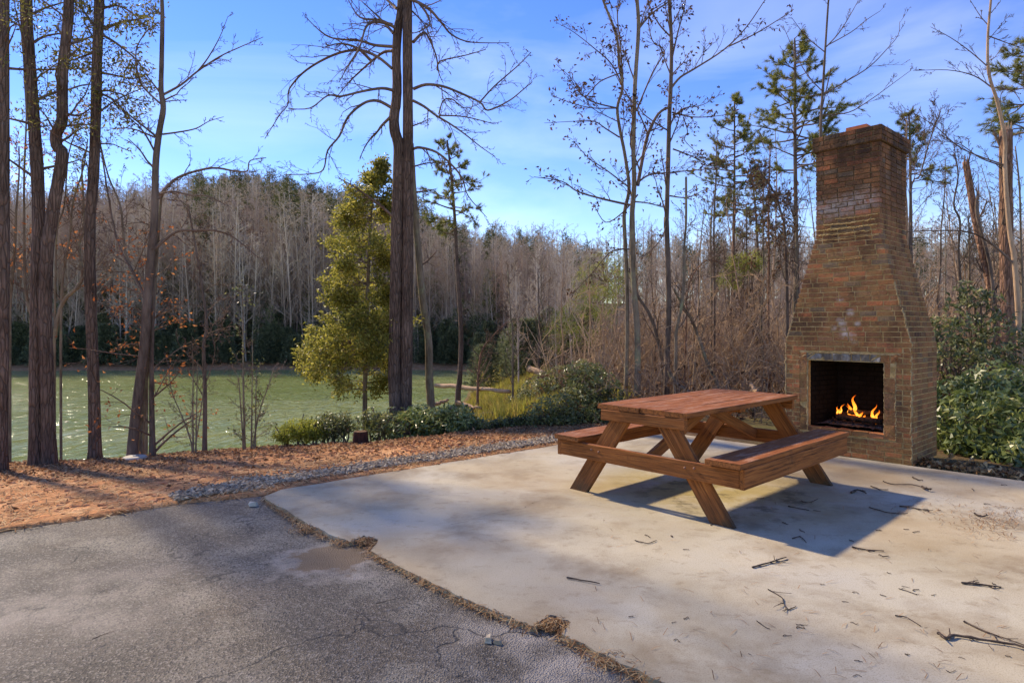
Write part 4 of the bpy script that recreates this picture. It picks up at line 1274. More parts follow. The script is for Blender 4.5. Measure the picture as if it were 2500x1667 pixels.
# --- conifers
def conifer(name, label, px, Y, w0, w1, crown, n, seed, mat=M_pineb, blen=1.5, nl=0.13, group=None, bare=6, gapy=0.0, m=9, sparse=1.0):
    rg = np.random.default_rng(seed)
    tm, cm, lm = MB(), MB(), MB()
    q, R = trace(tm, px, Y, w0, w1, rg, 0.2, 0, 8, jit=0.04)
    ztop = q[-1][2]; zlow = P(0, crown, Y)[2]
    pos, ax = [], []
    for k in range(n):
        s = ((k + rg.random()) / n)
        z = ztop - (ztop - zlow) * s
        b = np.array([np.interp(z, q[:, 2], q[:, 0]), np.interp(z, q[:, 2], q[:, 1]), z])
        a = rg.uniform(0, 6.283)
        L_ = blen * (0.12 + 0.88 * min(1, s * 1.6)) * rg.uniform(0.55, 1.1) * (1 if s < 0.75 else 0.8)
        d = np.array([math.cos(a), math.sin(a), 0.35 * (1 - s) + rg.uniform(-0.05, 0.2)])
        pts = [b]
        for i in range(5):
            d = unit(d + rg.normal(0, .14, 3) + np.array([0, 0, -0.06 + 0.06 * i]))
            pts.append(pts[-1] + d * L_ / 5)
        cm.tube(pts, np.linspace(0.010 + 0.012 * L_, 0.004, 6), 4)
        if rg.random() > sparse: continue
        pts = np.array(pts)
        for i in range(int(5 + 7 * L_)):
            u_ = rg.uniform(0.35, 1.0) * 5
            i0 = min(int(u_), 4)
            pp = pts[i0] + (pts[i0 + 1] - pts[i0]) * (u_ - i0)
            dd = unit(unit(pts[i0 + 1] - pts[i0]) + rg.normal(0, .55, 3) + np.array([0, 0, .2]))
            l2 = rg.uniform(.05, .28) * L_ * 0.6 + 0.05
            e = pp + dd * l2
            cm.tube([pp, e], [0.004, 0.003], 3)
            for f in (0.5, 0.8, 1.0): pos.append(pp + dd * l2 * f); ax.append(dd)
    for k in range(bare):
        z = zlow - (zlow - q[0][2]) * rg.uniform(0.0, 0.55)
        b = np.array([np.interp(z, q[:, 2], q[:, 0]), np.interp(z, q[:, 2], q[:, 1]), z])
        a = rg.uniform(0, 6.283)
        limb(cm, b, (math.cos(a), math.sin(a), -0.1), blen * rg.uniform(.3, .6), 0.012, 3, TW, rg)
    lm.needles(np.array(pos), np.array(ax), nl, m + 4, 0.0045 * Y / 14, rg, 0.9)
    base = np.array([q[0][0], q[0][1], float(terrain(q[0][0], q[0][1]))])
    root = thing(name, label, 'pine tree', base, 0, group)
    finish(root, base, [('trunk', tm, mat, True), ('crown', cm, M_twig, True), ('needles', lm, M_needle, False)])
    return root


CG = 'pines beyond the patio'
conifer('pine_tree', 'lone slender pine right of the central tree with tufts on its left', [(1052, 905), (1056, 868), (1059, 760), (1050, 616), (1045, 508), (1036, 400), (1027, 322)], 20, 15, 4, 540, 34, 90, blen=1.35, nl=0.15, group=CG, m=10)
conifer('pine_tree', 'pine with layered flat boughs left of the tall pine beside the chimney', [(1688, 900), (1686, 700), (1685, 524), (1687, 400), (1687, 225)], 19, 11, 3, 500, 52, 91, blen=1.35, nl=0.15, group=CG, mat=M_greyb, m=10)
conifer('pine_tree', 'tallest pine with dense crown just left of the chimney top', [(1832, 900), (1830, 640), (1828, 504), (1826, 300), (1826, 134), (1825, 88)], 17, 17, 3, 400, 60, 92, blen=1.6, nl=0.16, group=CG, mat=M_greyb, m=11, bare=20)
conifer('pine_tree', 'tall pine at the right picture edge, only its left boughs showing', [(2392, 900), (2390, 600), (2388, 300), (2384, 40)], 15, 22, 6, 330, 44, 93, blen=1.6, nl=0.16, group=CG, m=10)
conifer('pine_tree', 'small thin pine between the two tall pines left of the chimney', [(1742, 900), (1745, 700), (1738, 524), (1730, 430), (1722, 380)], 18, 8, 3, 560, 26, 94, blen=0.95, nl=0.14, group=CG, mat=M_greyb)
conifer('pine_tree', 'pine showing just behind the right edge of the chimney top', [(2093, 700), (2092, 500), (2090, 330), (2088, 262)], 16, 10, 3, 420, 26, 95, blen=1.0, nl=0.14, group=CG, mat=M_greyb, bare=10)

# --- right cluster of bare trees behind the table
RC = 'bare trees behind the picnic table'
RT = dict(lev=4, nch=[7, 5, 4], lr=0.5, ang=(18, 50), trop=[0.06, 0.05, 0.03], wob=0.13, rmin=0.0036, rr=0.5)
dl = (M_brown_leaf, 0.3, 0.08, 0.05, 0.45, (4,))
simple_tree('bare_tree', 'left trunk of the close pair of bare trees behind the table', [Z6(725, 1130), Z6(735, 700), Z6(730, 300), Z6(715, 0), Z5(775, 1420), Z5(800, 1280), Z5(770, 1050), Z5(740, 900), Z5(720, 740), Z5(755, 600), Z5(735, 450), Z5(715, 250), Z5(640, 50), Z5(600, -60)], 11.6, 10, 5, M_lichb, 100, 0.2, group=RC, nb=8, bl=1.3, o=RT, t0=0.45, leaf=dl,
            branches=[([Z5(735, 940), Z5(640, 880), Z5(560, 830), Z5(440, 830), Z5(220, 842)], 4, 1, .4, 8), ([Z5(715, 740), Z5(560, 740), Z5(420, 710), Z5(290, 660)], 3.5, 1, -.4, 8), ([Z5(760, 600), Z5(680, 440), Z5(560, 330), Z5(420, 220), Z5(330, 170)], 4, 1, .4, 10), ([Z5(740, 500), Z5(600, 560), Z5(500, 660), Z5(430, 590), Z5(390, 510)], 3.5, 1, -.3, 8), ([Z5(760, 560), Z5(740, 300), Z5(720, 80), Z5(760, -40)], 4, 2, .3, 9), ([Z5(720, 740), Z5(560, 700), Z5(470, 640), Z5(430, 560), Z5(300, 440)], 4, 1, .3, 9)])
simple_tree('bare_tree', 'right, forking trunk of the close pair behind the table', [Z6(800, 1120), Z6(800, 700), Z6(775, 400), Z6(765, 0), Z5(835, 1270), Z5(830, 1000), Z5(840, 600), Z5(865, 200), Z5(855, 0), Z5(860, -100)], 11.5, 15, 7, M_lichb, 101, 0.25, group=RC, nb=9, bl=1.4, o=RT, t0=0.45, leaf=dl,
            branches=[([Z5(860, 1270), Z5(890, 1100), Z5(930, 920), Z5(1000, 780), Z5(1070, 735)], 9, 6, .2, 3), ([Z5(850, 760), Z5(960, 500), Z5(1040, 350), Z5(960, 280), Z5(940, 100), Z5(1070, 0)], 4, 1.5, .4, 9), ([Z5(865, 200), Z5(950, 100), Z5(1060, 20), Z5(1090, -20)], 5, 2, .3, 6), ([Z5(930, 920), Z5(860, 760), Z5(780, 640), Z5(700, 500)], 4, 1.5, -.3, 8), ([Z5(840, 1380), Z5(930, 1390), Z5(1040, 1420)], 4, 2, .1, 4), ([Z5(810, 1290), Z5(640, 1160), Z5(520, 1080), Z5(420, 960)], 4, 1, .4, 10), ([Z5(800, 1400), Z5(620, 1360), Z5(450, 1310), Z5(340, 1240), Z5(150, 1210)], 6, 1.5, -.3, 12), ([Z5(840, 1270), Z5(930, 1200), Z5(1080, 1180), Z5(1300, 1160), Z5(1500, 1130)], 5, 1.5, .5, 10), ([Z5(860, 1330), Z5(760, 1450), Z5(640, 1520), Z5(560, 1400)], 4, 1.5, .2, 6), ([Z6(780, 180), Z6(640, 190), Z6(520, 320), Z6(400, 450)], 4, 1.2, .4, 9)])
simple_tree('bare_tree', 'straight bare tree with a long bough reaching right towards the pines', [Z6(985, 1110), Z6(990, 850), Z6(1000, 550), Z6(985, 0), Z5(1055, 1560), Z5(1065, 1200), Z5(1075, 800), Z5(1085, 600), Z5(1090, 300), Z5(1075, 0), Z5(1070, -100)], 11.9, 14, 7, M_greyb, 102, 0.25, group=RC, nb=12, bl=1.3, o=RT, t0=0.4, leaf=dl,
            branches=[([Z5(1090, 600), Z5(1150, 530), Z5(1250, 470), Z5(1450, 340), Z5(1600, 190), Z5(1730, 0)], 6, 2, .3, 9), ([Z5(1480, 320), Z5(1650, 240), Z5(1800, 150), Z5(1920, 70)], 4, 1.2, -.2, 7), ([Z5(1090, 420), Z5(1130, 240), Z5(1170, 90), Z5(1190, -20)], 4.5, 2, -.3, 7), ([Z5(1095, 770), Z5(1220, 800), Z5(1350, 800), Z5(1500, 780)], 4, 1.2, .3, 8), ([Z5(1080, 900), Z5(1010, 860), Z5(900, 780), Z5(850, 700)], 4, 2, .2, 5), ([Z5(1170, 800), Z5(1200, 900), Z5(1180, 960), Z5(1280, 1060)], 3, 1, .2, 6), ([Z5(1100, 1020), Z5(1230, 1070), Z5(1350, 1140)], 4, 1.2, -.3, 8), ([Z5(1080, 1340), Z5(1200, 1350), Z5(1330, 1290)], 4, 1.2, .3, 8), ([Z5(1080, 250), Z5(1000, 160), Z5(940, 40), Z5(920, -20)], 4, 2, .2, 6), ([Z5(1100, 800), Z5(1180, 740), Z5(1300, 720), Z5(1420, 650)], 3.5, 1, -.2, 8)])
simple_tree('bare_tree', 'thin grey trunk with an elbow bend right of the straight bare tree', [Z6(1040, 1110), Z6(1045, 850), Z6(1048, 700), Z6(1085, 520), Z6(1098, 350), Z6(1100, 150), Z6(1110, 0), Z5(1190, 1210)], 11.7, 9, 5, M_lichb, 103, 0.2, group=RC, nb=10, bl=0.9, o=RT, t0=0.35)
simple_tree('bare_tree', 'bare trunk slanting up left behind the close pair of trees', [Z6(975, 1080), Z6(940, 800), Z6(880, 600), Z6(800, 470), Z6(750, 300)], 12.1, 10, 5, M_greyb, 104, 0.1, group=RC, nb=9, bl=0.9, o=RT, t0=0.3)
simple_tree('bare_tree', 'dark trunk slanting up left towards the elbow-bent tree', [Z6(1330, 1090), Z6(1240, 890), Z6(1200, 770), Z6(1150, 640), Z6(1090, 540), Z6(1030, 430)], 12.0, 9, 5, M_lichb, 105, 0.1, group=RC, nb=10, bl=0.9, o=RT, t0=0.3)
simple_tree('fallen_tree', 'dark dead trunk lying aslant at the foot of the bare trees', [Z6(1150, 1120), Z6(1040, 1030), Z6(1000, 950)], 11.4, 13, 8, M_lichb, 106, 0, group=RC, nb=5, bl=0.7, o=RT, t0=0.3, cat='fallen tree')
GT = 'thin grey trunks between the table and the chimney'
for k, (pp, w, Y, lb) in enumerate((
        ([Z6(1290, 1060), Z6(1292, 600), Z6(1290, 300), Z6(1288, 0), Z5(1395, 1200), Z5(1400, 980)], 6, 13.0, 'pale straight pole-thin trunk right of the slanting dark trunk'),
        ([Z6(1270, 1060), Z6(1272, 500), Z6(1268, 100), Z5(1370, 1380)], 6, 14.5, 'dark pole-thin trunk close behind the pale straight one'),
        ([Z6(1405, 1040), Z6(1402, 700), Z6(1410, 200), Z6(1420, 0), Z5(1530, 1350)], 9, 15.0, 'brown straight trunk below the pine with flat boughs'),
        ([Z6(1490, 1020), Z6(1500, 500), Z6(1495, 0), Z5(1600, 1400)], 5, 16.0, 'faint thin trunk right of the brown straight trunk'),
        ([Z6(1620, 1040), Z6(1590, 700), Z6(1605, 300), Z6(1600, 0), Z5(1720, 1250)], 6, 13.5, 'leaning thin trunk left of the dark paired poles'),
        ([Z6(1640, 1050), Z6(1635, 600), Z6(1640, 200), Z6(1635, 0), Z5(1760, 1200), Z5(1765, 1000)], 7, 14.0, 'dark upright pole near the chimney shoulder'),
        ([Z6(1755, 620), Z6(1750, 300), Z6(1735, 0), Z5(1850, 1500), Z5(1800, 1330), Z5(1700, 1180)], 9, 12.5, 'dark bare trunk bending left beside the chimney shoulder'),
        ([Z6(1815, 450), Z6(1812, 0), Z5(1930, 1500), Z5(1880, 1330)], 7, 13.2, 'dark trunk half hidden by the left edge of the chimney'),
        ([Z6(1100, 1060), Z6(1110, 700), Z6(1130, 400), Z6(1240, 250), Z6(1350, 280)], 5, 12.6, 'thin trunk arching right above the thicket'),
        ([Z6(170, 960), Z6(172, 600), Z6(165, 300)], 6, 22, 'thin pale trunk on the yellow-green slope'),
        ([Z6(5, 1000), Z6(3, 700), Z4(1690, 600), Z4(1670, 300)], 6, 21, 'grey trunk with pale tangled limbs on the grassy slope'),
        ([Z4(1480, 1060), Z4(1500, 850), Z4(1560, 750), Z4(1670, 640)], 7, 22, 'crooked small tree leaning right above the lakeside log'))):
    simple_tree('thin_tree', lb, pp, Y, w, 2.5, [M_greyb, M_lichb, M_redb][k % 3], 110 + k, 0.1, nb=22, bl=1.25, o=RT, group=GT, t0=0.2, leaf=(M_brown_leaf, 0.3, 0.08, 0.06, 0.45, (4,)) if k in (4, 6) else None)

# --- behind and right of the chimney
RB = 'bare trees and snags right of the chimney'
simple_tree('bare_tree', 'slim bare tree rising behind the chimney top', [(1886, 900), (1886, 600), (1885, 309), (1890, 208), (1895, 121), (1903, 0), (1908, -60)], 11.5, 9, 3, M_greyb, 130, 0.1, group=RB, nb=3, bl=1.0, o=RT, t0=0.8,
            branches=[([Z7(440, 650), Z7(600, 560), Z7(760, 460), Z7(880, 340), Z7(960, 240), Z7(970, 150)], 3.5, 1, .3, 7), ([Z7(440, 790), Z7(620, 770), Z7(760, 690), Z7(900, 590), Z7(1050, 480)], 3.2, 1, -.3, 7), ([Z7(470, 320), Z7(560, 220), Z7(640, 90), Z7(690, 0)], 3.2, 1, .2, 6), ([Z7(480, 310), Z7(640, 220), Z7(740, 140), Z7(840, 75)], 2.6, 1, .2, 5), ([Z7(455, 355), Z7(330, 250), Z7(230, 120)], 2.6, 1, -.3, 6), ([Z7(435, 620), Z7(330, 500), Z7(240, 330), Z7(170, 170)], 2.6, 1, .3, 6), ([Z7(500, 470), Z7(430, 790)], 3, 2, 0, 2)])
simple_tree('bare_tree', 'pale bare tree with wide boughs near the right picture edge', [(2345, 897), (2341, 760), (2330, 600), (2318, 524), (2308, 386), (2308, 319), (2291, 235), (2271, 168), (2269, 84), (2276, 0), (2278, -50)], 10.2, 13, 4, M_paleb, 131, 0.2, group=RB, nb=6, bl=1.0, o=RT, t0=0.6,
            branches=[([Z7(1600, 600), Z7(1480, 520), Z7(1300, 480), Z7(1060, 485)], 3.5, 1, .4, 8), ([Z7(1575, 460), Z7(1460, 360), Z7(1320, 260), Z7(1180, 185)], 3, 1, .3, 7), ([Z7(1580, 180), Z7(1520, 110), Z7(1450, 0)], 2.5, 1, .2, 4), ([Z7(1595, 90), Z7(1660, 10)], 2.2, 1, 0, 3), ([Z7(1585, 250), Z7(1690, 290), Z7(1800, 330)], 3, 1, .3, 6), ([Z7(1620, 600), Z7(1740, 620), Z7(1800, 700)], 3, 1, -.2, 6), ([Z7(1690, 1140), Z7(1520, 1080), Z7(1360, 980), Z7(1100, 960)], 3.5, 1, .3, 7), ([Z7(1690, 1130), Z7(1400, 1020), Z7(1220, 870), Z7(1060, 770)], 3.5, 1, -.3, 7),
                      ([Z8(1640, 280), Z8(1500, 150), Z8(1350, 70), Z8(1150, 60), Z8(940, 68)], 6, 2, .2, 8), ([Z8(1660, 700), Z8(1560, 600), Z8(1450, 545), Z8(1250, 540)], 5, 1.5, .3, 7)])


def snag(name, label, px, Y, w0, w1, mat, seed, nb=4):
    r_ = simple_tree(name, label, px, Y, w0, w1, mat, seed, 0.1, nb=nb, bl=0.7, o=RT, group=RB, t0=0.35)
    tp = P(px[-1][0], px[-1][1], Y)
    rg = np.random.default_rng(seed)
    m_ = MB()
    rr = w1 * S / F * Y / 2
    for k in range(7):     # splintered top
        a = rg.uniform(0, 6.283)
        b = tp + np.array([math.cos(a), math.sin(a), 0]) * rr * 0.6 - np.array([0, 0, 0.1])
        m_.tube([b, b + np.array([rg.normal(0, .02), 0, rg.uniform(.1, .32)])], [rr * .4, 0.004], 4)
    m_.build('splinters', M_paleb, r_, r_.location)


snag('snag', 'thick broken-off dead trunk right of the chimney', [(2322, 900), (2317, 814), (2312, 600), (2312, 524), (2310, 400), (2311, 300)], 11.0, 30, 26, M_redb, 140)
snag('snag', 'leaning broken snag between the chimney and the thick dead trunk', [(2305, 900), (2288, 760), (2273, 652), (2244, 524), (2228, 430), (2218, 372)], 11.8, 19, 14, M_redb, 141)
snag('snag', 'short split stub leaning on the broken snag', [Z8(1500, 420), Z7(1500, 1480), Z7(1506, 1330)], 11.7, 8, 6, M_greyb, 142, 2)
for k, (pp, w, Y, lb) in enumerate((
        ([Z8(1290, 430), Z8(1280, 200), Z8(1290, 0), Z7(1340, 1400), Z7(1370, 1200), Z7(1340, 1040)], 7, 13, 'forked grey tree between the chimney and the leaning snag'),
        ([Z8(1350, 460), Z8(1350, 200), Z8(1345, -20)], 8, 14, 'dark upright trunk left of the leaning snag'),
        ([Z7(1020, 1560), Z7(1010, 1300), Z7(1015, 1000), Z7(1018, 820)], 6, 13, 'thin trunk hugging the right edge of the chimney shaft'),
        ([Z7(1040, 1400), Z7(1110, 1200), Z7(1170, 980), Z7(1250, 760)], 4, 12, 'thin sapling slanting right away from the chimney'),
        ([Z8(1690, 900), Z8(1690, 500), Z8(1680, 200), Z7(1790, 1300), Z7(1760, 1000)], 9, 12, 'grey trunk at the right picture edge behind the pale tree'),
        ([Z8(1480, 500), Z8(1540, 300), Z8(1540, 100), Z7(1650, 1400)], 6, 13, 'thin trunk between the leaning snag and thick dead trunk'))):
    simple_tree('thin_tree', lb, pp, Y, w, 2.5, [M_greyb, M_lichb, M_paleb][k % 3], 150 + k, 0.1, nb=22, bl=1.2, o=RT, group=RB, t0=0.2)
# ------------------------------------------------------------------ far woods (uncountable masses)
def bare_proto(seed, h=17.0, lean=0.02, nbr=26):
    rg = np.random.default_rng(seed)
    mb = MB()
    n = 7
    pts = np.stack([np.cumsum(rg.normal(0, lean * h / n, n)), np.cumsum(rg.normal(0, lean * h / n, n)), np.linspace(-0.3, h, n)], 1)
    R = np.linspace(0.13, 0.03, n)
    mb.tube(pts, R, 5)
    o = dict(lev=3, nch=[6, 5], lr=0.5, ang=(22, 58), trop=[0.05, 0.04, 0.03], wob=0.16, rmin=0.015, rr=0.45)
    TIPS.clear()
    sprout(mb, pts, R * 0.8, nbr, 7.0, 1, o, rg, 0.22, 1.0)
    return mb


def pine_proto(seed, h=18.0, low=0.45):
    rg = np.random.default_rng(seed)
    tm = MB()
    tm.tube([(0, 0, -.3), (rg.normal(0, .2), rg.normal(0, .2), h / 2), (0, 0, h)], [0.2, 0.14, 0.03], 5)
    lm = MB()
    pos, ax = [], []
    for k in range(46):
        s = (k + rg.random()) / 46
        z = h * (1 - (1 - low) * s)
        a = rg.uniform(0, 6.28)
        L_ = 2.6 * (0.2 + 0.8 * min(1, 1.7 * s)) * rg.uniform(.6, 1.1)
        e = np.array([math.cos(a) * L_, math.sin(a) * L_, z + 0.5 * (1 - s)])
        b = np.array([0, 0, z])
        tm.tube([b, e], [0.04, 0.015], 3)
        for _ in range(int(8 + 7 * L_)):
            f = rg.uniform(.35, 1)
            pos.append(b + (e - b) * f + rg.normal(0, .26, 3)); ax.append(unit(e - b) + rg.normal(0, .5, 3) + np.array([0, 0, .3]))
    lm.needles(np.array(pos), np.array(ax), 0.36, 7, 0.03, rg, 0.9)
    return tm, lm


def twig_proto(seed, h=3.0):
    rg = np.random.default_rng(seed)
    mb = MB()
    o = dict(lev=3, nch=[6, 4], lr=0.55, ang=(20, 60), trop=[0.06, 0.03, 0], wob=0.22, rmin=0.006, rr=0.6)
    for k in range(7):
        TIPS.clear()
        limb(mb, (rg.normal(0, .3), rg.normal(0, .3), -.1), (rg.normal(0, .35), rg.normal(0, .35), 1), h * rg.uniform(.5, 1.1), .016, 1, o, rg)
    return mb


def bush_proto(seed, h=5.5, w=2.6):
    rg = np.random.default_rng(seed)
    lm = MB()
    n = 900
    z = rg.uniform(0.0, 1, n) ** 0.9
    a = rg.uniform(0, 6.283, n)
    r = w * np.sqrt(1 - z * 0.93) * np.sqrt(rg.random(n)) * (0.8 + 0.3 * np.sin(a * 3 + seed))
    pos = np.stack([np.cos(a) * r, np.sin(a) * r, z * h], 1)
    lm.needles(pos, np.stack([np.cos(a), np.sin(a), 0.4 + 0 * a], 1), 0.5, 7, 0.04, rg, 0.9)
    return lm


def proto_coll(name, items):
    c = bpy.data.collections.new(name)
    for (nm, parts) in items:
        # join several MBs with their own material into one mesh
        objs = []
        V, Fv, T, MI, off = [], [], [], [], 0
        me = bpy.data.meshes.new(nm)
        for mi, (mb, mat) in enumerate(parts):
            me.materials.append(mat)
            mb.flush(); v = np.concatenate(mb.v); V.append(v); T.append(np.concatenate(mb.t))
            for f in mb.f: Fv.append((f + off, mi))
            off += len(v)
        V = np.concatenate(V)
        me.vertices.add(len(V)); me.vertices.foreach_set('co', V.astype(np.float32).ravel())
        L = np.concatenate([f.ravel() for f, _ in Fv]); tot = np.concatenate([np.full(len(f), f.shape[1]) for f, _ in Fv])
        me.loops.add(len(L)); me.loops.foreach_set('vertex_index', L.astype(np.int32))
        me.polygons.add(len(tot)); me.polygons.foreach_set('loop_start', (np.cumsum(tot) - tot).astype(np.int32))
        me.polygons.foreach_set('material_index', np.concatenate([np.full(len(f), m_) for f, m_ in Fv]).astype(np.int32))
        me.update(calc_edges=True)
        at = me.attributes.new('tone', 'FLOAT', 'POINT'); at.data.foreach_set('value', np.concatenate(T).astype(np.float32))
        c.objects.link(bpy.data.objects.new(nm, me))
    return c


def scatter(name, label, coll, pts, scl, rot, idx):
    n = len(pts)
    me = bpy.data.meshes.new(name)
    me.vertices.add(n); me.vertices.foreach_set('co', np.asarray(pts, np.float32).ravel())
    a = me.attributes.new('scl', 'FLOAT_VECTOR', 'POINT'); a.data.foreach_set('vector', np.asarray(scl, np.float32).ravel())
    a = me.attributes.new('rot', 'FLOAT_VECTOR', 'POINT'); a.data.foreach_set('vector', np.asarray(rot, np.float32).ravel())
    a = me.attributes.new('idx', 'INT', 'POINT'); a.data.foreach_set('value', np.asarray(idx, np.int32))
    o = bpy.data.objects.new(name, me)
    col.objects.link(o)
    ng = bpy.data.node_groups.new(name, 'GeometryNodeTree')
    ng.interface.new_socket('Geometry', in_out='INPUT', socket_type='NodeSocketGeometry')
    ng.interface.new_socket('Geometry', in_out='OUTPUT', socket_type='NodeSocketGeometry')
    gi, go = ng.nodes.new('NodeGroupInput'), ng.nodes.new('NodeGroupOutput')
    iop = ng.nodes.new('GeometryNodeInstanceOnPoints')
    ci = ng.nodes.new('GeometryNodeCollectionInfo')
    ci.inputs['Collection'].default_value = coll
    ci.inputs['Separate Children'].default_value = True
    ci.inputs['Reset Children'].default_value = True
    def na(nm, ty):
        q = ng.nodes.new('GeometryNodeInputNamedAttribute'); q.data_type = ty; q.inputs['Name'].default_value = nm
        return q.outputs['Attribute']
    e2r = ng.nodes.new('FunctionNodeEulerToRotation')
    L = ng.links.new
    L(gi.outputs[0], iop.inputs['Points']); L(ci.outputs[0], iop.inputs['Instance'])
    iop.inputs['Pick Instance'].default_value = True
    L(na('idx', 'INT'), iop.inputs['Instance Index'])
    L(na('rot', 'FLOAT_VECTOR'), e2r.inputs[0]); L(e2r.outputs[0], iop.inputs['Rotation'])
    L(na('scl', 'FLOAT_VECTOR'), iop.inputs['Scale'])
    L(iop.outputs[0], go.inputs[0])
    md = o.modifiers.new('scatter', 'NODES'); md.node_group = ng
    return rest(o, label, None, None, 'stuff')


def m_far(name, c1, c2, amt=0.5):
    t = NT(name)
    oi = t.n('ObjectInfo').outputs['Random']
    c = t.mix(oi, c1, c2)
    c = t.mix(t.ramp(t.noise(t.pos(), 0.08, 3), [(0.4, 0.0), (0.62, amt)]), c, lin(134, 100, 84))
    return t.done(c, 0.95, None, 0.1)


M_fark = m_far('far_wood', lin(166, 148, 128), lin(214, 196, 174))
rgf = np.random.default_rng(200)
C_bare = proto_coll('bare_tree_kinds', [('far_bare_%d' % k, [(bare_proto(300 + k, 16 + k % 3, nbr=24 + 2 * k), M_fark)]) for k in range(6)])
C_pine = proto_coll('pine_kinds', [('far_pine_%d' % k, [(a, M_fark), (b, M_farneedle)]) for k, (a, b) in enumerate(pine_proto(320 + k, 18, [.5, .35, .6][k]) for k in range(3))])
C_bush = proto_coll('bush_kinds', [('far_bush_%d' % k, [(bush_proto(330 + k), M_shore)]) for k in range(3)])


C_twig = proto_coll('twig_kinds', [('far_twig_%d' % k, [(twig_proto(340 + k), m_far('thicket_%d' % k, lin(150, 120, 92), lin(206, 176, 140), 0.3))]) for k in range(4)])
C_young = proto_coll('young_kinds', [('far_young_%d' % k, [(a, M_fark), (b, M_youngneedle)]) for k, (a, b) in enumerate(pine_proto(350 + k, 9, .06) for k in range(3))])


def sample(n, y0, y1, r0, r1, keep, pw=1.0):
    out = []
    while len(out) < n:
        y = y0 + (y1 - y0) * rgf.random(4000) ** pw
        r = rgf.uniform(r0, r1, 4000)
        x = r * y
        k = keep(x, y, r)
        out += list(zip(x[k], y[k]))
    a = np.array(out[:n])
    z = terrain(a[:, 0], a[:, 1])
    return np.column_stack([a, z])


def srt(n, a, b, k):
    s = rgf.uniform(a, b, n)
    w = s * rgf.uniform(.85, 1.2, n)
    return np.column_stack([w, w, s]), np.column_stack([rgf.normal(0, .03, n), rgf.normal(0, .03, n), rgf.uniform(0, 6.28, n)]), rgf.integers(0, k, n)


pp = sample(3300, 74, 215, -0.95, 0.14, lambda x, y, r: (lake_d(x, y) > 3.5), 1.25)
rr_ = pp[:, 0] / pp[:, 1]
cap_a = np.interp(rr_, [-.95, -.6, -.45, -.33, -.2, -.05, .14], [.215, .222, .245, .235, .20, .150, .122])
hmax = (cap_a * pp[:, 1] + H - pp[:, 2]) / 17.0 * rgf.uniform(.6, 1.05, len(pp))
sc3, ro3, ix3 = srt(len(pp), 0.7, 1.1, 6)
f3 = np.minimum(1, np.maximum(hmax, .25) / sc3[:, 2])[:, None]
scatter('far_forest', 'bare grey-brown forest covering the hill across the lake', C_bare, pp, sc3 * np.maximum(f3, .3), ro3, ix3)
pp = sample(760, 30, 130, -0.06, 1.05, lambda x, y, r: (lake_d(x, y) > 3), 1.2)
sc3, ro3, ix3 = srt(len(pp), 0.6, 1.05, 6)
lim = ((0.085 * pp[:, 1] + 2.6) / 17)[:, None]
scatter('right_forest', 'bare forest rising behind the chimney and table', C_bare, pp, np.minimum(sc3 * lim * 1.25, 0.95), ro3, ix3)
pp = sample(420, 84, 215, -0.62, 0.9, lambda x, y, r: (rgf.random(x.shape) < np.interp(r, [-.62, -.52, -.46, -.40, -.34, -.28, -.24, -.16, -.1, -.02, .06, .2, .9], [.1, .12, .9, .7, .35, 1, .8, .25, .5, .35, .15, .12, .2])), 0.8)
rr_ = pp[:, 0] / pp[:, 1]
cap_a = np.interp(rr_, [-.95, -.6, -.45, -.33, -.2, -.05, .14, 1], [.22, .235, .252, .24, .215, .165, .135, .13])
sc3, ro3, ix3 = srt(len(pp), 0.7, 1.1, 3)
f3 = np.clip((cap_a * pp[:, 1] + H - pp[:, 2]) / 18.0 * rgf.uniform(.85, 1.05, len(pp)) / sc3[:, 2], .25, 1)[:, None]
scatter('ridge_pines', 'green pines scattered along the far ridge', C_pine, pp, sc3 * f3, ro3, ix3)
pp = sample(130, 68, 92, -0.95, -0.02, lambda x, y, r: (lake_d(x, y) > 1.9) & (lake_d(x, y) < 4 + 7 * (0.6 + 0.5 * np.sin(r * 17)) * rgf.random(x.shape)))
scatter('shore_evergreens', 'dark green evergreen thicket along the far shore', C_bush, pp, *srt(len(pp), 0.22, 0.95, 3))
pp = sample(130, 69, 100, -0.95, -0.02, lambda x, y, r: (lake_d(x, y) > 3.2) & (lake_d(x, y) < 5 + 14 * rgf.random(x.shape)))
scatter('shore_pines', 'young green pines behind the far shore', C_young, pp, *srt(len(pp), 0.35, 0.85, 3))
pp = sample(760, 12, 48, 0.05, 1.05, lambda x, y, r: (lake_d(x, y) > 3) & (y > np.interp(x, [0, 1.8, 3, 4.5, 9], [11, 11, 10.5, 10, 9])) & (rgf.random(x.shape) < np.interp(r, [.05, .14, .25], [.25, .6, 1])), 1.0)
scatter('thicket_scrub', 'dense tan leafless scrub under the trees behind the patio', C_twig, pp, *srt(len(pp), 0.5, 1.15, 4))
pp = sample(60, 34, 74, -0.09, 0.16, lambda x, y, r: (lake_d(x, y) > 1.0) & (lake_d(x, y) < 9))
scatter('point_evergreens', 'dark evergreen scrub on the wooded point right of the lake', C_bush, pp, *srt(len(pp), 0.25, 0.6, 3))
pp = sample(60, 45, 90, 0.1, 0.9, lambda x, y, r: lake_d(x, y) > 3)
scatter('right_pines', 'young pines scattered in the woods behind the chimney', C_pine, pp, *srt(len(pp), 0.3, 0.5, 3))

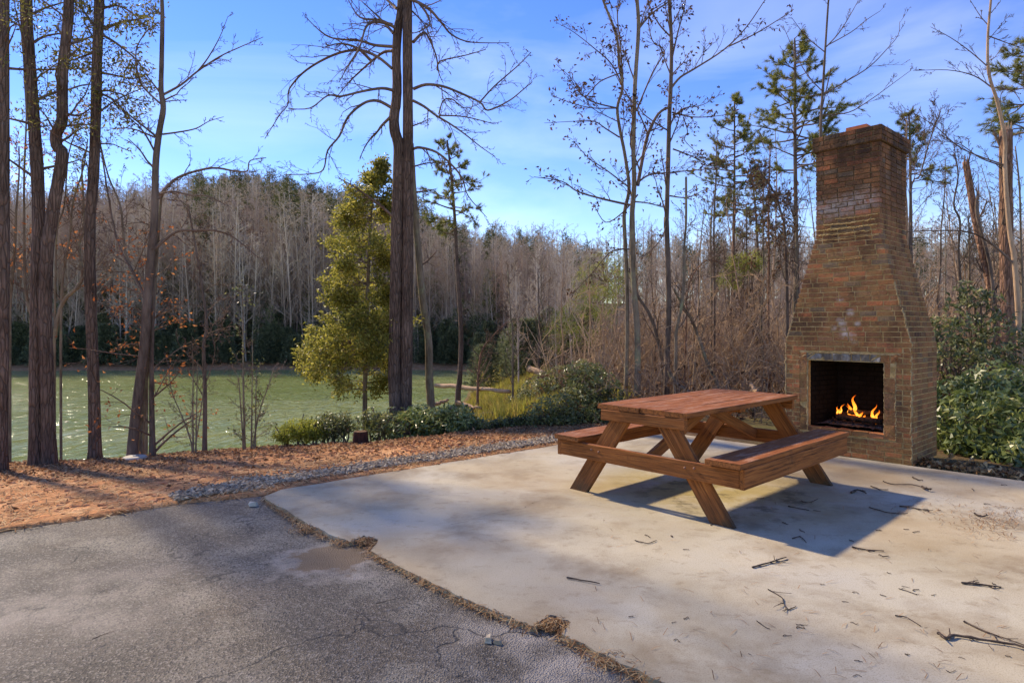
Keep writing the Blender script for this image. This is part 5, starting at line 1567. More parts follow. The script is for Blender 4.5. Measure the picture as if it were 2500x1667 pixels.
# individual thin trees between the patio and the woods: one kind each, copied
M_brush = m_bark('brush_bark', lin(96, 76, 60), lin(164, 138, 112), False)
MT = 'thin bare trees filling the thicket behind the patio'
protos = []
for k in range(6):
    rg = np.random.default_rng(400 + k)
    tm, cm = MB(), MB()
    h = 6.5 + k * 0.5
    n = 8
    pts = np.stack([np.cumsum(rg.normal(0, .09, n)), np.cumsum(rg.normal(0, .09, n)), np.linspace(-0.3, h, n)], 1)
    R = np.linspace(0.055, 0.010, n)
    tm.tube(pts, R, 6)
    o = dict(lev=4, nch=[5, 4, 3], lr=0.5, ang=(20, 60), trop=[0.05, 0.04, 0.02], wob=0.17, rmin=0.0045, rr=0.45)
    sprout(cm, pts, R * .8, 24, 3.2, 1, o, rg, 0.15, 1)
    root = thing('thin_tree', 'thin bare grey-brown tree among many in the thicket behind the patio', 'tree', (0, 0, 0), 0, MT)
    finish(root, (0, 0, 0), [('trunk', tm, [M_greyb, M_lichb, M_paleb][k % 3], True), ('crown', cm, M_brush, True)])
    protos.append(root)
rg = np.random.default_rng(420)
spots = []
while len(spots) < 60:
    y = rg.uniform(12.5, 30); r = rg.uniform(0.06, 0.92)
    if rg.random() > np.interp(r, [0.06, 0.16, 0.3, .9], [0.3, .7, 1, 1]): continue
    x = r * y
    if all((x - a) ** 2 + (y - b) ** 2 > 0.7 for a, b in spots): spots.append((x, y))
ZN = [(0.19, 'left of the close pair of bare trees'), (0.27, 'between the close pair and straight tree'), (0.34, 'below the pine with flat boughs'), (0.43, 'between the flat-boughed pine and chimney'), (0.66, 'behind the chimney'), (0.75, 'between the chimney and leaning snag'), (9, 'around the thick dead trunk')]
ORD = ['first', 'second', 'third', 'fourth', 'fifth', 'sixth', 'seventh', 'eighth', 'ninth', 'tenth', 'eleventh', 'twelfth', 'thirteenth', 'fourteenth', 'fifteenth', 'sixteenth', 'seventeenth', 'eighteenth', 'nineteenth', 'twentieth', 'twenty-first', 'twenty-second']
spots.sort(key=lambda q: q[0] / q[1])
cnt_, lbl_ = {}, []
for (x, y) in spots:
    zn = next(n_ for lim_, n_ in ZN if x / y < lim_)
    cnt_[zn] = cnt_.get(zn, 0) + 1
    lbl_.append('thin thicket tree, %s from left among those %s' % (ORD[cnt_[zn] - 1], zn))
for k, (x, y) in enumerate(spots):
    o = protos[k] if k < 6 else copy_tree(protos[k % 6])
    o.location = (x, y, float(terrain(x, y)))
    o['label'] = lbl_[k]
    o.rotation_euler = (rg.normal(0, .05), rg.normal(0, .05), rg.uniform(0, 6.28))
    s = ((0.10 + 0.15 * rg.random() ** 1.5) * y + 2.0) / 7.5
    o.scale = (s, s, s)

# low tangled brush behind the patio
rg = np.random.default_rng(430)
mb = MB()
oB = dict(lev=3, nch=[4, 3], lr=0.55, ang=(25, 70), trop=[0.05, 0.02, 0], wob=0.25, rmin=0.004, rr=0.6)
for k in range(950):
    y = 9.6 + 15 * rg.random() ** 1.3
    r = rg.uniform(0.10, 1.0)
    x = r * y
    if y < np.interp(x, [0, 1.8, 3, 4.5, 9], [9.3, 9.3, 8.6, 7.6, 5]) + 0.4: continue
    z = float(terrain(x, y))
    TIPS.clear()
    limb(mb, (x, y, z - .05), (rg.normal(0, .5), rg.normal(0, .5), 1), rg.uniform(.6, 1.9), rg.uniform(.005, .011), 1, oB, rg)
rest(mb.build('brush_thicket', M_brush, smooth=False), 'grey tangle of leafless brush behind the patio', kind='stuff')
mb = MB()
n = 5200
y = 9.4 + 18 * rg.random(n) ** 1.2; x = rg.uniform(0.02, 1.0, n) * y
keep = y > np.interp(x, [0, 1.8, 3, 4.5, 9], [9.3, 9.3, 8.6, 7.6, 5]) + 0.3
x, y = x[keep], y[keep]
zz_ = terrain(x, y) + 0.02 + 0.9 * rg.random(len(x)) ** 3
mb.leaves(np.column_stack([x, y, zz_]), rg.normal(size=(len(x), 3)), 0.10, 0.5, rg)
rest(mb.build('brush_leaves', M_brown_leaf), 'dry brown leaves caught in the brush', kind='stuff')

# ------------------------------------------------------------------ shrubs
def rhodo(name, label, blobs, seed, n, size, mat, cat='shrub', stems=10, group=None, whorl=6, droop=-0.25, wr=0.30):
    """broadleaf shrub: stems from the ground to whorls of leaves spread over lumpy shells"""
    rg = np.random.default_rng(seed)
    c0 = np.asarray(blobs[0][0], float)
    base = np.array([c0[0], c0[1], float(terrain(c0[0], c0[1]))])
    sm, lm = MB(), MB()
    W = np.array([b[1] ** 2 for b in blobs]); W = W / W.sum()
    pos, ax, tn = [], [], []
    for k in range(n):
        b = blobs[rg.choice(len(blobs), p=W)]
        c, r = np.asarray(b[0], float), b[1]
        d = unit(rg.normal(size=3) * np.array([1, 1, .9]))
        rr = r * (0.35 + 0.8 * rg.random() ** 0.6)
        p = c + d * rr * np.array([1, 1, b[2] if len(b) > 2 else 0.8])
        g = float(terrain(p[0], p[1]))
        if p[2] < g + 0.04: p[2] = g + 0.04 + rg.random() * .1
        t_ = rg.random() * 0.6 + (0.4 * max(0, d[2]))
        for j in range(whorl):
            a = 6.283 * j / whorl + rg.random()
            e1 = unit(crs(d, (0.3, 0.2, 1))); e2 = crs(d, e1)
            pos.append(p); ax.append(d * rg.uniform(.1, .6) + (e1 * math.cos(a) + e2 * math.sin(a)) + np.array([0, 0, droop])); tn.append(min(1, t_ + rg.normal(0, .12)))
        if rg.random() < 0.18: sm.tube([c + (p - c) * .1 + np.array([0, 0, -.1]), c + (p - c) * .6 + rg.normal(0, .03, 3), p], [0.009, .006, .003], 3)
    for k in range(stems):
        b = blobs[k % len(blobs)]
        c = np.asarray(b[0], float)
        f = np.array([c[0] + rg.normal(0, b[1] * .3), c[1] + rg.normal(0, b[1] * .3), 0]); f[2] = float(terrain(f[0], f[1])) - .05
        sm.tube([f, (f + c) / 2 + rg.normal(0, .06, 3), c + rg.normal(0, .1, 3)], [.018, .014, .008], 5)
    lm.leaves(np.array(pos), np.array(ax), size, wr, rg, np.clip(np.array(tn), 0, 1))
    root = thing(name, label, cat, base, 0, group)
    finish(root, base, [('stems', sm, M_twig, True), ('leaves', lm, mat, False)])
    return root


def B(x, y, Y, r, sq=0.8): return (P(x, y, Y), r, sq)


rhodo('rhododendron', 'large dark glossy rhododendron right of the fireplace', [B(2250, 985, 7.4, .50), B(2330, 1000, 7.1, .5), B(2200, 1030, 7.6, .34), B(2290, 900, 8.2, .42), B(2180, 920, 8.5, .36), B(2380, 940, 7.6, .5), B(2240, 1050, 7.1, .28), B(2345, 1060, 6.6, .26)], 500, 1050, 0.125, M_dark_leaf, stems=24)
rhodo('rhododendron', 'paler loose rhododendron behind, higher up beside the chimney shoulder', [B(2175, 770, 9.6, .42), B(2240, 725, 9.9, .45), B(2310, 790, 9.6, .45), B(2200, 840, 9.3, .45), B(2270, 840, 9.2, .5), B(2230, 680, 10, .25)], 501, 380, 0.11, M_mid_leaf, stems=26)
rhodo('laurel_bush', 'glossy green bush behind the left end of the table', [B(1310, 940, 9.6, .42), B(1360, 900, 9.9, .42), B(1250, 960, 9.5, .32), B(1390, 960, 9.5, .34), B(1300, 985, 9.3, .25), B(1340, 860, 10.2, .3)], 502, 900, 0.085, M_mid_leaf, stems=16)
rhodo('laurel_bush', 'low dark drooping-leaf bush at the foot of the central tree', [B(1000, 972, 9.9, .34, .7), B(935, 980, 9.8, .28, .7), B(1065, 980, 9.8, .28, .7), B(1045, 955, 10.0, .26, .7), B(965, 960, 10.0, .26, .7)], 503, 620, 0.10, M_dark_leaf, stems=10, droop=-.5)
rhodo('laurel_bush', 'sparse low bush between the stump and the dark drooping bush', [B(885, 978, 9.9, .25, .8), B(862, 965, 10.2, .22, .8), B(910, 962, 10.2, .22, .8)], 504, 260, 0.085, M_mid_leaf, stems=10, droop=-.4)
rhodo('round_bush', 'bright yellow-green rounded bush at the bank edge by the water', [B(690, 990, 9.8, .24, .7), B(657, 1000, 9.75, .17, .7), B(722, 992, 9.8, .2, .7)], 505, 520, 0.075, M_lime_leaf, whorl=5, droop=.5, wr=.18)
rhodo('bank_bush', 'olive scrubby bush between the yellow-green bush and the stump', [B(765, 984, 9.9, .25, .8), B(795, 975, 10.0, .23, .8), B(745, 972, 10, .2, .8)], 506, 360, 0.065, M_mid_leaf, whorl=5, droop=-.1)
rhodo('bank_bush', 'straggly low bush in front of the yellow-green slope', [B(1120, 985, 9.7, .2, .6), B(1170, 980, 9.8, .22, .6), B(1210, 985, 9.7, .18, .6)], 507, 260, 0.075, M_mid_leaf, whorl=5, droop=-.2)
rhodo('slope_bush', 'rounded evergreen bush above the yellow-green slope', [B(1240, 905, 14, .45), B(1280, 880, 14.5, .45), B(1210, 925, 13.5, .35)], 508, 420, 0.09, M_mid_leaf)
rhodo('young_pine_bush', 'feathery pale green young pine in the thicket left of the bare trees', [B(1340, 735, 17, .7), B(1300, 770, 17, .55), B(1390, 640, 18, .8), B(1370, 690, 17.5, .6)], 509, 420, 0.20, M_lime_leaf, whorl=9, wr=.05, cat='young pine')
rhodo('young_pine_bush', 'bright green pine tuft high in the thicket left of the chimney', [B(1700, 610, 15, .30), B(1725, 600, 15, .26), B(1680, 640, 15, .25)], 510, 160, 0.20, M_lime_leaf, whorl=9, wr=.05, cat='young pine')
# yellow-green weeds and seedlings on the slope right of the central tree
rg = np.random.default_rng(520)
mb = MB()
n = 13000
y = 11 + 52 * rg.random(n) ** 1.4; r = rg.uniform(-0.17, 0.18, n); x = r * y
k_ = (lake_d(x, y) > 0.6) & (wav(x, y, 0.9, 0, 6) > rg.uniform(-.7, .5, n))
x, y = x[k_], y[k_]
mb.needles(np.column_stack([x, y, terrain(x, y) + .02]), np.column_stack([rg.normal(0, .25, len(x)), rg.normal(0, .25, len(x)), np.ones(len(x))]), 0.50, 9, 0.014, rg, 0.6)
rest(mb.build('slope_weeds', M_weed), 'yellow-green weeds and seedlings on the slope by the lake', kind='stuff')
mb = MB()
n = 2600
y = rg.uniform(9.6, 15, n); x = rg.uniform(-9, 2, n)
k_ = (y > np.interp(x, CXs, CYs) + .25) & (y < np.interp(x, CXs, CYs) + 1.6) & (wav(x, y, 2, 6, 12) > rg.uniform(-.8, .8, n))
x, y = x[k_], y[k_]
mb.needles(np.column_stack([x, y, terrain(x, y)]), np.column_stack([rg.normal(0, .4, len(x)), rg.normal(0, .4, len(x)), np.ones(len(x))]), 0.12, 5, 0.004, rg, 0.7)
rest(mb.build('bank_grass', M_brown_leaf), 'dry grass and stalks along the bank edge', kind='stuff')
# fallen logs on the slope
for k, (a, b, Ya, Yb, r, lb) in enumerate(((Z4(1210, 1045), Z4(1680, 1090), 24, 21, .085, 'long pale fallen log lying across the yellow-green slope'), (Z4(1350, 1150), Z4(1490, 1195), 15, 14.4, .05, 'short bleached log on the slope below the long one'), (Z4(1215, 1165), Z4(1300, 1140), 16, 16, .05, 'stubby bleached log near the leaning trunk'), (Z4(1410, 1250), Z4(1690, 1200), 12.6, 13, .035, 'thin grey fallen branch above the low bushes'), (Z6(105, 935), Z6(205, 975), 17, 16.5, .09, 'broken pale log end on the slope behind the green bush'), (Z6(1515, 1040), Z6(1580, 1110), 10.6, 10.2, .035, 'cut pale stick poking up behind the table'))):
    rg = np.random.default_rng(540 + k)
    A_, B_ = P(*a, Ya), P(*b, Yb)
    q = np.linspace(0, 1, 9)[:, None] * (B_ - A_) + A_
    q[:, 2] = np.maximum(q[:, 2], terrain(q[:, 0], q[:, 1]) + r * .5) if k != 5 else q[:, 2]
    q += rg.normal(0, .015, q.shape)
    m_ = MB(); m_.tube(q, r * rg.uniform(.85, 1.1, 9) * np.linspace(1, .75, 9), 8, True)
    rest(m_.build('fallen_log', M_paleb, None, A_, True), lb, 'log', 'fallen logs on the slope')
# ------------------------------------------------------------------ small things on the ground
# dark square stump / post block
q = P(828, 1004, 9.5)
gz = float(terrain(q[0], q[1]))
t = NT('stump_wood')
M_stump = t.done(t.ramp(t.noise(t.pos((1, 1, .3)), 24, 6, .7), [(0.3, lin(44, 30, 26)), (0.7, lin(86, 60, 50))]), 0.95, t.bump(t.noise(t.pos((1, 1, .3)), 30, 5), .9, .02), .1)
stump = thing('tree_stump', 'short dark sawn stump at the edge of the red soil', 'stump', (q[0], q[1], gz))
rg = np.random.default_rng(600)
m_ = MB(); n = 16
pts = np.array([(0, 0, -.05), (0, 0, .04), (0, 0, .12), (0, 0, .185)])
m_.tube(pts, [0.135, .118, .108, .105], n, True)
V = np.concatenate(m_.v); 
m_.v = [v + rg.normal(0, .005, v.shape) for v in m_.v]
m_.build('trunk', M_stump, stump)
t = NT('sawn_top')
M_sawn = t.done(t.ramp(t.noise(t.pos(), 30, 5), [(0.3, lin(84, 62, 46)), (0.7, lin(128, 98, 74))]), .9, None, .1)
m_ = MB(); m_.tube([(0, 0, .183), (0, 0, .191)], [.098, .096], n, True); m_.build('sawn_face', M_sawn, stump)
# pale round lid
q = P(310, 1032, 9.3)
gz = float(terrain(q[0], q[1]))
lid = thing('access_lid', 'pale round concrete lid lying on the soil under the leaning tree', 'lid', (q[0], q[1], gz))
t = NT('pale_concrete')
M_lid = t.done(t.ramp(t.noise(t.pos(), 12, 5), [(0.3, lin(168, 158, 140)), (0.7, lin(206, 198, 182))]), .85, None, .2)
m_ = MB(); m_.tube([(0, 0, .0), (0, 0, .04), (0, 0, .055)], [.16, .16, .145], 28, True); m_.build('disc', M_lid, lid)
m_ = MB(); m_.tube([(0, 0, .054), (0, 0, .068)], [.03, .026], 12, True); m_.build('knob', M_lid, lid)

# gravel strip along the back edge of the slab
rg = np.random.default_rng(610)
ico = np.array([(-.5, -.3, -.3), (.5, -.35, -.3), (.4, .4, -.3), (-.4, .35, -.3), (-.35, -.2, .35), (.3, -.28, .42), (.38, .25, .3), (-.25, .3, .38)])
icf = np.array([[0, 3, 2, 1], [4, 5, 6, 7], [0, 1, 5, 4], [1, 2, 6, 5], [2, 3, 7, 6], [3, 0, 4, 7]])
mb = MB()
A_, B_ = np.array([-2.75, 5.15]), np.array([1.7, 8.40])
e_ = B_ - A_; nrm = np.array([-e_[1], e_[0]]) / np.linalg.norm(e_)
for k in range(8500):
    s = rg.random()
    wid = np.interp(s, [0, .12, .3, .6, 1], [.2, .6, .55, .45, .4])
    off = abs(rg.normal(0, .62)) * wid
    if s < .14: off -= rg.uniform(0, .25)
    q = A_ + e_ * s + nrm * (off + .02)
    if s > 0.16 and off < 0.0: continue
    sz = rg.uniform(.012, .040) * (1 if off < wid else .7)
    Rm = np.array(Euler((rg.uniform(-.5, .5), rg.uniform(-.5, .5), rg.uniform(0, 6.28))).to_matrix())
    V = (ico * np.array([1.3, .9, .6]) + rg.normal(0, .07, ico.shape)) * sz @ Rm.T
    zg = max(float(np.interp(off, [0, .5], [0.0, -.02])), -.02)
    mb.add(V + np.array([q[0], q[1], 0.0]), icf, rg.random())
G_all = np.concatenate(mb.v)
cen = G_all.reshape(-1, 8, 3)
cx_ = cen.mean(1)
zt_ = np.where(cx_[:, 1] < np.interp(cx_[:, 0], BX, BY) + .05, np.maximum(terrain(cx_[:, 0], cx_[:, 1]), -0.03), terrain(cx_[:, 0], cx_[:, 1])) + 0.006 + rg.random(len(cx_)) * .016
cen[:, :, 2] += zt_[:, None]
mb.v = [cen.reshape(-1, 3)]; mb.t = [np.concatenate(mb.t)]
t = NT('gravel')
M_grav = t.done(t.mix(t.ramp(t.noise(t.pos(), 60, 4), [(0.4, 0.0), (0.7, .5)]), t.ramp(t.attr('tone'), [(0, lin(104, 90, 74)), (.4, lin(146, 130, 108)), (.75, lin(180, 162, 134)), (1, lin(208, 192, 164))]), lin(126, 108, 88)), .9, t.bump(t.noise(t.pos(), 90, 3), .5, .004), .2)
rest(mb.build('gravel', M_grav), 'grey crushed gravel along the back edge of the slab', kind='stuff')


def stones(spots, name, label, group, seed, mat):
    rg = np.random.default_rng(seed)
    for k, (x, y, s) in enumerate(spots):
        q = G(x, y, 0)
        m_ = MB(); m_.add((ico + rg.normal(0, .06, ico.shape)) * np.array([1.2, .95, .8]) * s, icf, rg.random())
        o = m_.build(name, mat, None)
        zb = terrain(q[0], q[1]) if q[1] > np.interp(q[0], BX, BY) else (0.0 if q[0] > np.interp(q[1], [2, 5.2], [1.05, -2.08]) else -.028)
        o.location = (q[0], q[1], float(zb) + .24 * s)
        o.rotation_euler = (0, 0, rg.uniform(0, 6.28))
        rest(o, label[k] if isinstance(label, list) else label, 'rock', group)


stones([(583, 1154, .06)], 'rock', ['pale rock lying on the asphalt by the slab corner'], 'loose rocks', 620, M_lid)
stones([(1122, 1458, .045), (1143, 1464, .035)], 'rock', ['dark rock at the slab joint, left of a smaller one', 'small dark rock touching the larger one at the slab joint'], 'loose rocks', 621, M_grav)
stones([(1942, 1040, .06), (1965, 1044, .05), (1985, 1047, .045), (2028, 1052, .04), (2048, 1056, .03), (2065, 1058, .045), (2085, 1062, .03)], 'mortar_chunk', 'chunk of fallen mortar at the foot of the fireplace', 'mortar chunks at the fireplace foot', 622, M_lid)

# pine straw and leaf litter on the soil
def strands(mb, x, y, z, L, w, rg, tilt=.12):
    n = len(x)
    a = rg.uniform(0, 6.283, n)
    l = L * rg.uniform(.5, 1.2, n)
    d = np.column_stack([np.cos(a), np.sin(a), rg.normal(0, tilt, n)]) * l[:, None] / 2
    sd = np.column_stack([-np.sin(a), np.cos(a), np.zeros(n)]) * w
    c = np.column_stack([x, y, z])
    bow = np.column_stack([np.zeros(n), np.zeros(n), rg.uniform(0, .018, n)])
    V = np.stack([c - d - sd, c - d + sd, c + sd + bow, c + d * 1.0, c - sd + bow], 1).reshape(-1, 3)
    i = np.arange(n)[:, None] * 5
    mb.add(V, np.concatenate([i + np.array([[0, 1, 2, 4]])]), np.repeat(rg.random(n), 5))
    mb.f.append((i + np.array([[4, 2, 3]])) + mb.n - 5 * n)


M_straw = m_leaf('pine_straw', [(0.0, lin(92, 62, 40)), (0.4, lin(150, 108, 70)), (0.75, lin(186, 146, 100)), (1.0, lin(206, 176, 130))], 0.15, 0.8, 0.15)
rg = np.random.default_rng(630)
n = 30000
x = rg.uniform(-9.5, 1.8, n); yb_ = np.interp(x, BX, BY); yc_ = np.interp(x, CXs, CYs)
y = yb_ - .06 + (yc_ + .4 - yb_) * rg.random(n)
dens = 0.30 + 0.5 * (wav(x, y, 1.3, 0, 6) > .05) + .5 * np.exp(-(y - yb_) / .35) + 0.35 * sstep(-3, -5, x) + .35 * sstep(.9, 0, yc_ - y)
k_ = rg.random(n) < dens
x, y = x[k_], y[k_]
mb = MB(); strands(mb, x, y, np.where(y < np.interp(x, BX, BY) + .06, np.maximum(terrain(x, y), -0.026), terrain(x, y)) + .008, .17, .0036, rg)
rest(mb.build('pine_straw', M_straw), 'brown pine straw strewn over the red soil', kind='stuff')
n = 9000
x = rg.uniform(-9.5, 1.8, n); yb_ = np.interp(x, BX, BY); yc_ = np.interp(x, CXs, CYs)
y = yc_ + .5 - np.abs(rg.normal(0, 1.3, n)) * np.interp(x, [-6, 0], [1.4, .7])
k_ = y > yb_
x, y = x[k_], y[k_]
mb = MB(); mb.leaves(np.column_stack([x, y, terrain(x, y) + .015]), np.column_stack([rg.normal(size=len(x)), rg.normal(size=len(x)), rg.normal(0, .15, len(x))]), .055, .5, rg, None, .18)
M_litter = m_leaf('leaf_litter', [(0.0, lin(92, 66, 48)), (0.5, lin(146, 106, 74)), (1.0, lin(192, 150, 110))], .2, .8, .15)
rest(mb.build('leaf_litter', M_litter), 'dead brown leaves piled along the bank edge', kind='stuff')
# crumbled clods of clay
mb = MB()
for k in range(2600):
    x = rg.uniform(-9, 1.7); yb_ = np.interp(x, BX, BY); yc_ = np.interp(x, CXs, CYs)
    y = yb_ + .1 + (yc_ - yb_) * rg.random()
    s_ = rg.uniform(.012, .05) * (1.5 if rg.random() < .08 else 1)
    mb.add((ico + rg.normal(0, .09, ico.shape)) * np.array([1.5, 1.0, .5]) * s_ + np.array([x, y, 0]), icf, .5)
cl = np.concatenate(mb.v).reshape(-1, 8, 3); cm_ = cl.mean(1); cl[:, :, 2] += terrain(cm_[:, 0], cm_[:, 1])[:, None] + .004
mb.v = [cl.reshape(-1, 3)]; mb.t = [np.concatenate(mb.t)]
t = NT('clay_clod')
M_clod = t.done(t.ramp(t.noise(t.pos(), 3, 5), [(0.3, lin(150, 96, 64)), (0.7, lin(208, 150, 110))]), .95, t.bump(t.noise(t.pos(), 60, 4), .6, .006), .1)
rest(mb.build('clay_clods', M_clod), 'crumbled clods of red clay', kind='stuff')
# straw in the slab joint, heaped in the two notches
mb = MB()
jp = np.array(JW)
seg = np.linalg.norm(np.diff(jp, axis=0), axis=1)
cum = np.concatenate([[0], np.cumsum(seg)])
n = 1100
s = rg.uniform(0, cum[-1], n)
bx_ = np.interp(s, cum, jp[:, 0]); by_ = np.interp(s, cum, jp[:, 1])
o_ = rg.normal(-.016, .012, n) * np.interp(s, [0, .6, 1.2, 2.2, 3, 4, 6], [.6, 1.6, 1.7, .8, .7, 1.5, 1.2])
x, y = bx_ + o_ * .72, by_ + o_ * .70
a0 = np.arctan2(np.gradient(jp[:, 1]), np.gradient(jp[:, 0]))
strands(mb, x, y, -.022 + .018 * rg.random(n), .09, .002, rg, .1)
for (px_, py_2, m, sg) in ((838, 1241, 240, .022), (1268, 1432, 320, .024), (700, 1212, 120, .04), (1400, 1520, 80, .04)):
    q = G(px_, py_2)
    x, y = rg.normal(q[0], sg, m), rg.normal(q[1], sg, m)
    strands(mb, x, y, -.018 + .02 * rg.random(m), .07, .0018, rg, .2)
rest(mb.build('joint_straw', M_straw), 'dry straw packed in the joint between slab and asphalt', kind='stuff')
# scattered loose needles on the slab, denser at the right edge
mb = MB()
n = 170
px_ = np.concatenate([rg.uniform(1350, 2352, n), rg.normal(2290, 50, 420), rg.normal(2110, 60, 110)])
py_2 = np.concatenate([rg.uniform(1090, 1560, n), rg.normal(1195, 20, 420), rg.normal(1172, 14, 110)])
q = np.array([G(a, b) for a, b in zip(px_, py_2)])
strands(mb, q[:, 0], q[:, 1], np.full(len(q), .003), .075, .0014, rg, .03)
rest(mb.build('loose_needles', M_litter), 'loose pine needles scattered over the slab', kind='stuff')
# dark fallen leaves behind the right edge of the slab
mb = MB()
n = 1500
s = rg.uniform(0, 5, n); o_ = np.abs(rg.normal(0, .22, n))
x = 3.95 + .697 * s + .717 * o_ + 0.02; y = 6.24 - .717 * s + .697 * o_ + .04
k_ = ~((s < 0.05))
mb.leaves(np.column_stack([x, y, 0.0 + .03 * rg.random(n)]), np.column_stack([rg.normal(size=n), rg.normal(size=n), rg.normal(0, .3, n)]), .07, .45, rg, None, .3)
rest(mb.build('edge_litter', M_straw), 'dark leaf litter along the right edge of the slab', kind='stuff')

# ------------------------------------------------------------------ fallen twigs on the slab, each one a thing
rg = np.random.default_rng(650)
t = NT('fallen_twig')
M_ftw = t.done(t.ramp(t.noise(t.pos(), 40, 4), [(0.3, lin(56, 46, 40)), (0.7, lin(104, 88, 76))]), .9, t.bump(t.noise(t.pos(), 120, 4), .8, .003), .2)


def twig(label, px, w, side=0, group='fallen twigs on the slab'):
    q = np.array([G(a, b, .006) for a, b in px])
    if len(q) == 2: q = np.array([q[0], q[0] * .65 + q[1] * .35 + np.append(rg.normal(0, .008, 2), 0), q[0] * .3 + q[1] * .7 + np.append(rg.normal(0, .008, 2), 0), q[1]])
    q = smooth_path(q, 3)
    r = w * S / F * q[:, 1].mean() / 2
    q[:, 2] = r + .001 + np.abs(rg.normal(0, r * .4, len(q)))
    m_ = MB(); m_.tube(q, np.linspace(r, r * .55, len(q)) * rg.uniform(.8, 1.2, len(q)), 6, True)
    o = m_.build('fallen_twig', M_ftw, None, q[0], True)
    rest(o, label, 'twig', group)
    L_ = np.linalg.norm(q[-1] - q[0])
    for k in range(side):
        i = rg.integers(1, len(q) - 1)
        d = unit(q[i + 1] - q[i]) if i + 1 < len(q) else unit(q[i] - q[i - 1])
        a = rg.choice([-1, 1]) * rg.uniform(.35, .9)
        d = np.array([d[0] * math.cos(a) - d[1] * math.sin(a), d[0] * math.sin(a) + d[1] * math.cos(a), .08])
        m_ = MB(); l2 = L_ * rg.uniform(.18, .42)
        m_.tube([q[i], q[i] + d * l2 * .5 + rg.normal(0, .004, 3), q[i] + d * l2], [r * .55, r * .45, r * .3], 5, True)
        m_.build('side_shoot', M_ftw, o, q[0], True)
    return o


twig('thickest knobbly branch on the slab, running off the right picture edge', [(2154, 1456), (2175, 1466), (2196, 1460), (2250, 1470), (2310, 1478), (2370, 1492)], 8, 4)
twig('long thin branch just above the thickest branch at the right edge', [(2214, 1426), (2265, 1450), (2310, 1466), (2360, 1484)], 4, 2)
twig('forked branching twig right of the slab middle', [(2208, 1338), (2250, 1342), (2300, 1348)], 5, 5)
twig('feathery dark twig below the table shadow tip', [(1728, 1302), (1765, 1292), (1806, 1280)], 4, 6)
twig('forked twig just right of the table shadow tip', [(1957, 1256), (1990, 1262), (2030, 1265)], 4, 3)
twig('small straight twig below the forked twig', [(2018, 1274), (2042, 1276)], 3, 0)
twig('dark stick lying alone in front of the table', [(1302, 1326), (1335, 1332), (1378, 1340)], 4, 0)
twig('v-shaped twig in front of the table leg', [(1458, 1240), (1486, 1247), (1508, 1240)], 2.5, 0)
twig('zigzag twig with small shoots right of the dark stick', [(1764, 1352), (1795, 1370), (1800, 1385), (1812, 1400)], 3, 5)
twig('short twig beside the end of the zigzag twig', [(1812, 1398), (1828, 1390)], 2.5, 0)
twig('straight thin twig in the lower middle of the slab', [(1738, 1424), (1768, 1442)], 2.5, 0)
twig('long gently bent twig between zigzag twig and forked branch', [(2056, 1412), (2085, 1418), (2115, 1436)], 2.8, 1)
twig('fine twig above the gently bent one', [(2064, 1350), (2085, 1356), (2106, 1364)], 2.2, 2)
twig('long curved twig inside the table shadow', [(1996, 1164), (2035, 1176), (2085, 1180)], 3, 0)
twig('hooked twig in the table shadow near its tip', [(1820, 1236), (1838, 1232), (1852, 1246)], 3, 2)
twig('dark clump of twigs in the table shadow', [(1955, 1132), (1970, 1127), (1990, 1134)], 5, 6)
twig('long wavy twig right of the far table leg', [(2028, 1105), (2055, 1112), (2095, 1112), (2130, 1122)], 2.4, 0)
twig('dark knotted twig end past the long wavy twig', [(2118, 1120), (2128, 1126), (2138, 1126)], 6, 3)
twig('short dark stick near the fireplace corner', [(2096, 1096), (2108, 1102), (2120, 1104)], 3.5, 0)
twig('twig lying at the edge of the table shadow', [(2000, 1116), (2020, 1124), (2040, 1124)], 3, 0)
twig('loose strawy twig bundle right of the shadow', [(2066, 1162), (2105, 1168), (2135, 1174)], 3.5, 7)
twig('strawy twig bundle near the right picture edge', [(2238, 1180), (2255, 1186), (2270, 1184)], 4, 7)
twig('twig under the table beside the near leg', [(1810, 1162), (1830, 1166), (1858, 1172)], 3, 0)
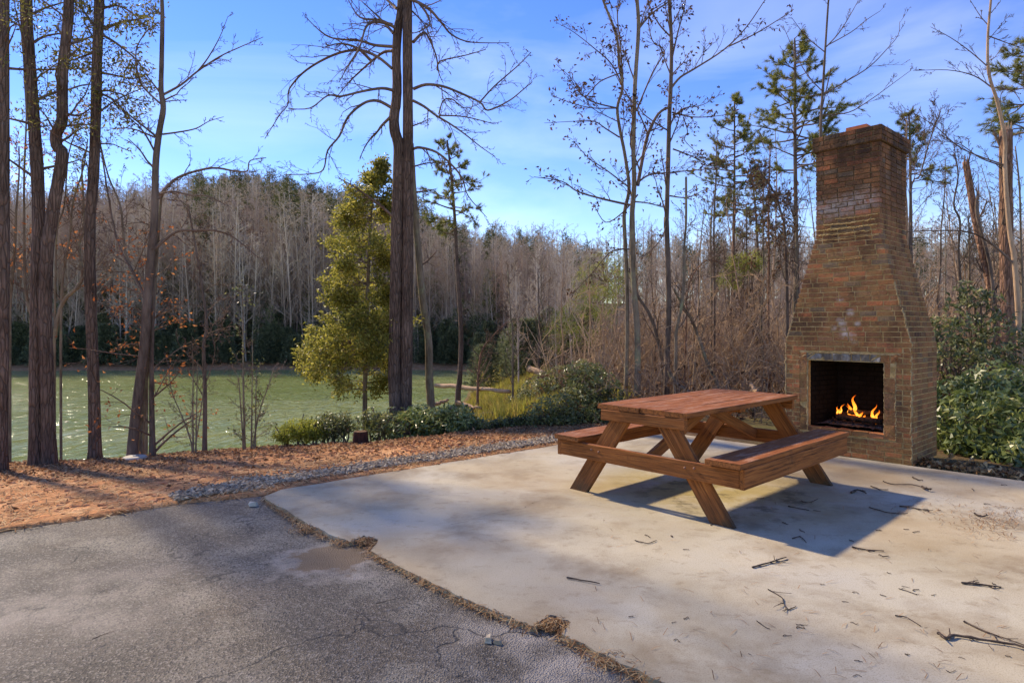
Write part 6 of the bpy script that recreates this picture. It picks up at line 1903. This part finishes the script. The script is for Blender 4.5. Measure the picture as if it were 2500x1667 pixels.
twig('curled twig under the bench in the shadow', [(1840, 1150), (1856, 1154), (1878, 1146)], 2.5, 0)
twig('dark thin twig on the asphalt in the lower left', [(212, 1466), (240, 1454), (262, 1448)], 2, 0, 'fallen twigs on the asphalt')
twig('long thin twig on the asphalt left of the slab', [(864, 1384), (890, 1378), (918, 1372)], 2, 0, 'fallen twigs on the asphalt')
twig('curved dark twig on the asphalt', [(818, 1402), (826, 1408), (815, 1422)], 2.5, 1, 'fallen twigs on the asphalt')
for k in range(46):
    a, b = rg.uniform(1420, 2330), rg.uniform(1110, 1555)
    an = rg.normal(.25, .5); l = rg.uniform(8, 22)
    twig('tiny scrap of twig on the slab', [(a, b), (a + l * math.cos(an), b + l * .4 * math.sin(an))], rg.uniform(1.4, 2.4), 0, 'tiny twig scraps on the slab')
for k, (a, b) in enumerate(((1482, 1152), (1466, 1356), (1860, 1244), (2232, 1143), (2020, 1214), (1705, 1256), (1870, 1152))):
    q = G(a, b)
    m_ = MB()
    s = np.linspace(0, 1, 7)
    m_.tube(np.column_stack([np.zeros(7), np.zeros(7), s * .028]), .014 * np.sin(np.clip(s * .9 + .08, 0, 1) * math.pi) + .001, 8, True)
    o = m_.build('seed_ball', M_stump, None, q, True)
    rest(o, 'small dark seed ball lying on the slab', 'seed ball', 'seed balls on the slab')
# crack in the slab
m_ = MB()
cp = np.array([G(a, b, .0) for a, b in ((1030, 1206), (1075, 1196), (1120, 1182), (1170, 1172), (1200, 1168), (1215, 1158), (1245, 1148), (1285, 1138))])
cp = smooth_path(cp, 6); cp[:, :2] += rg.normal(0, .006, (len(cp), 2))
w_ = rg.uniform(.0012, .0035, len(cp))
V = np.stack([cp + np.column_stack([w_ * .6, w_, np.full(len(cp), .002)]), cp + np.column_stack([-w_ * .6, -w_, np.full(len(cp), .002)])], 1).reshape(-1, 3)
i = np.arange(len(cp) - 1)[:, None] * 2
m_.add(V, i + np.array([[0, 1, 3, 2]]))
t = NT('crack')
M_crk = t.done(lin(88, 76, 62), .95, None, .05)
m_.build('slab_crack', M_crk, concrete)
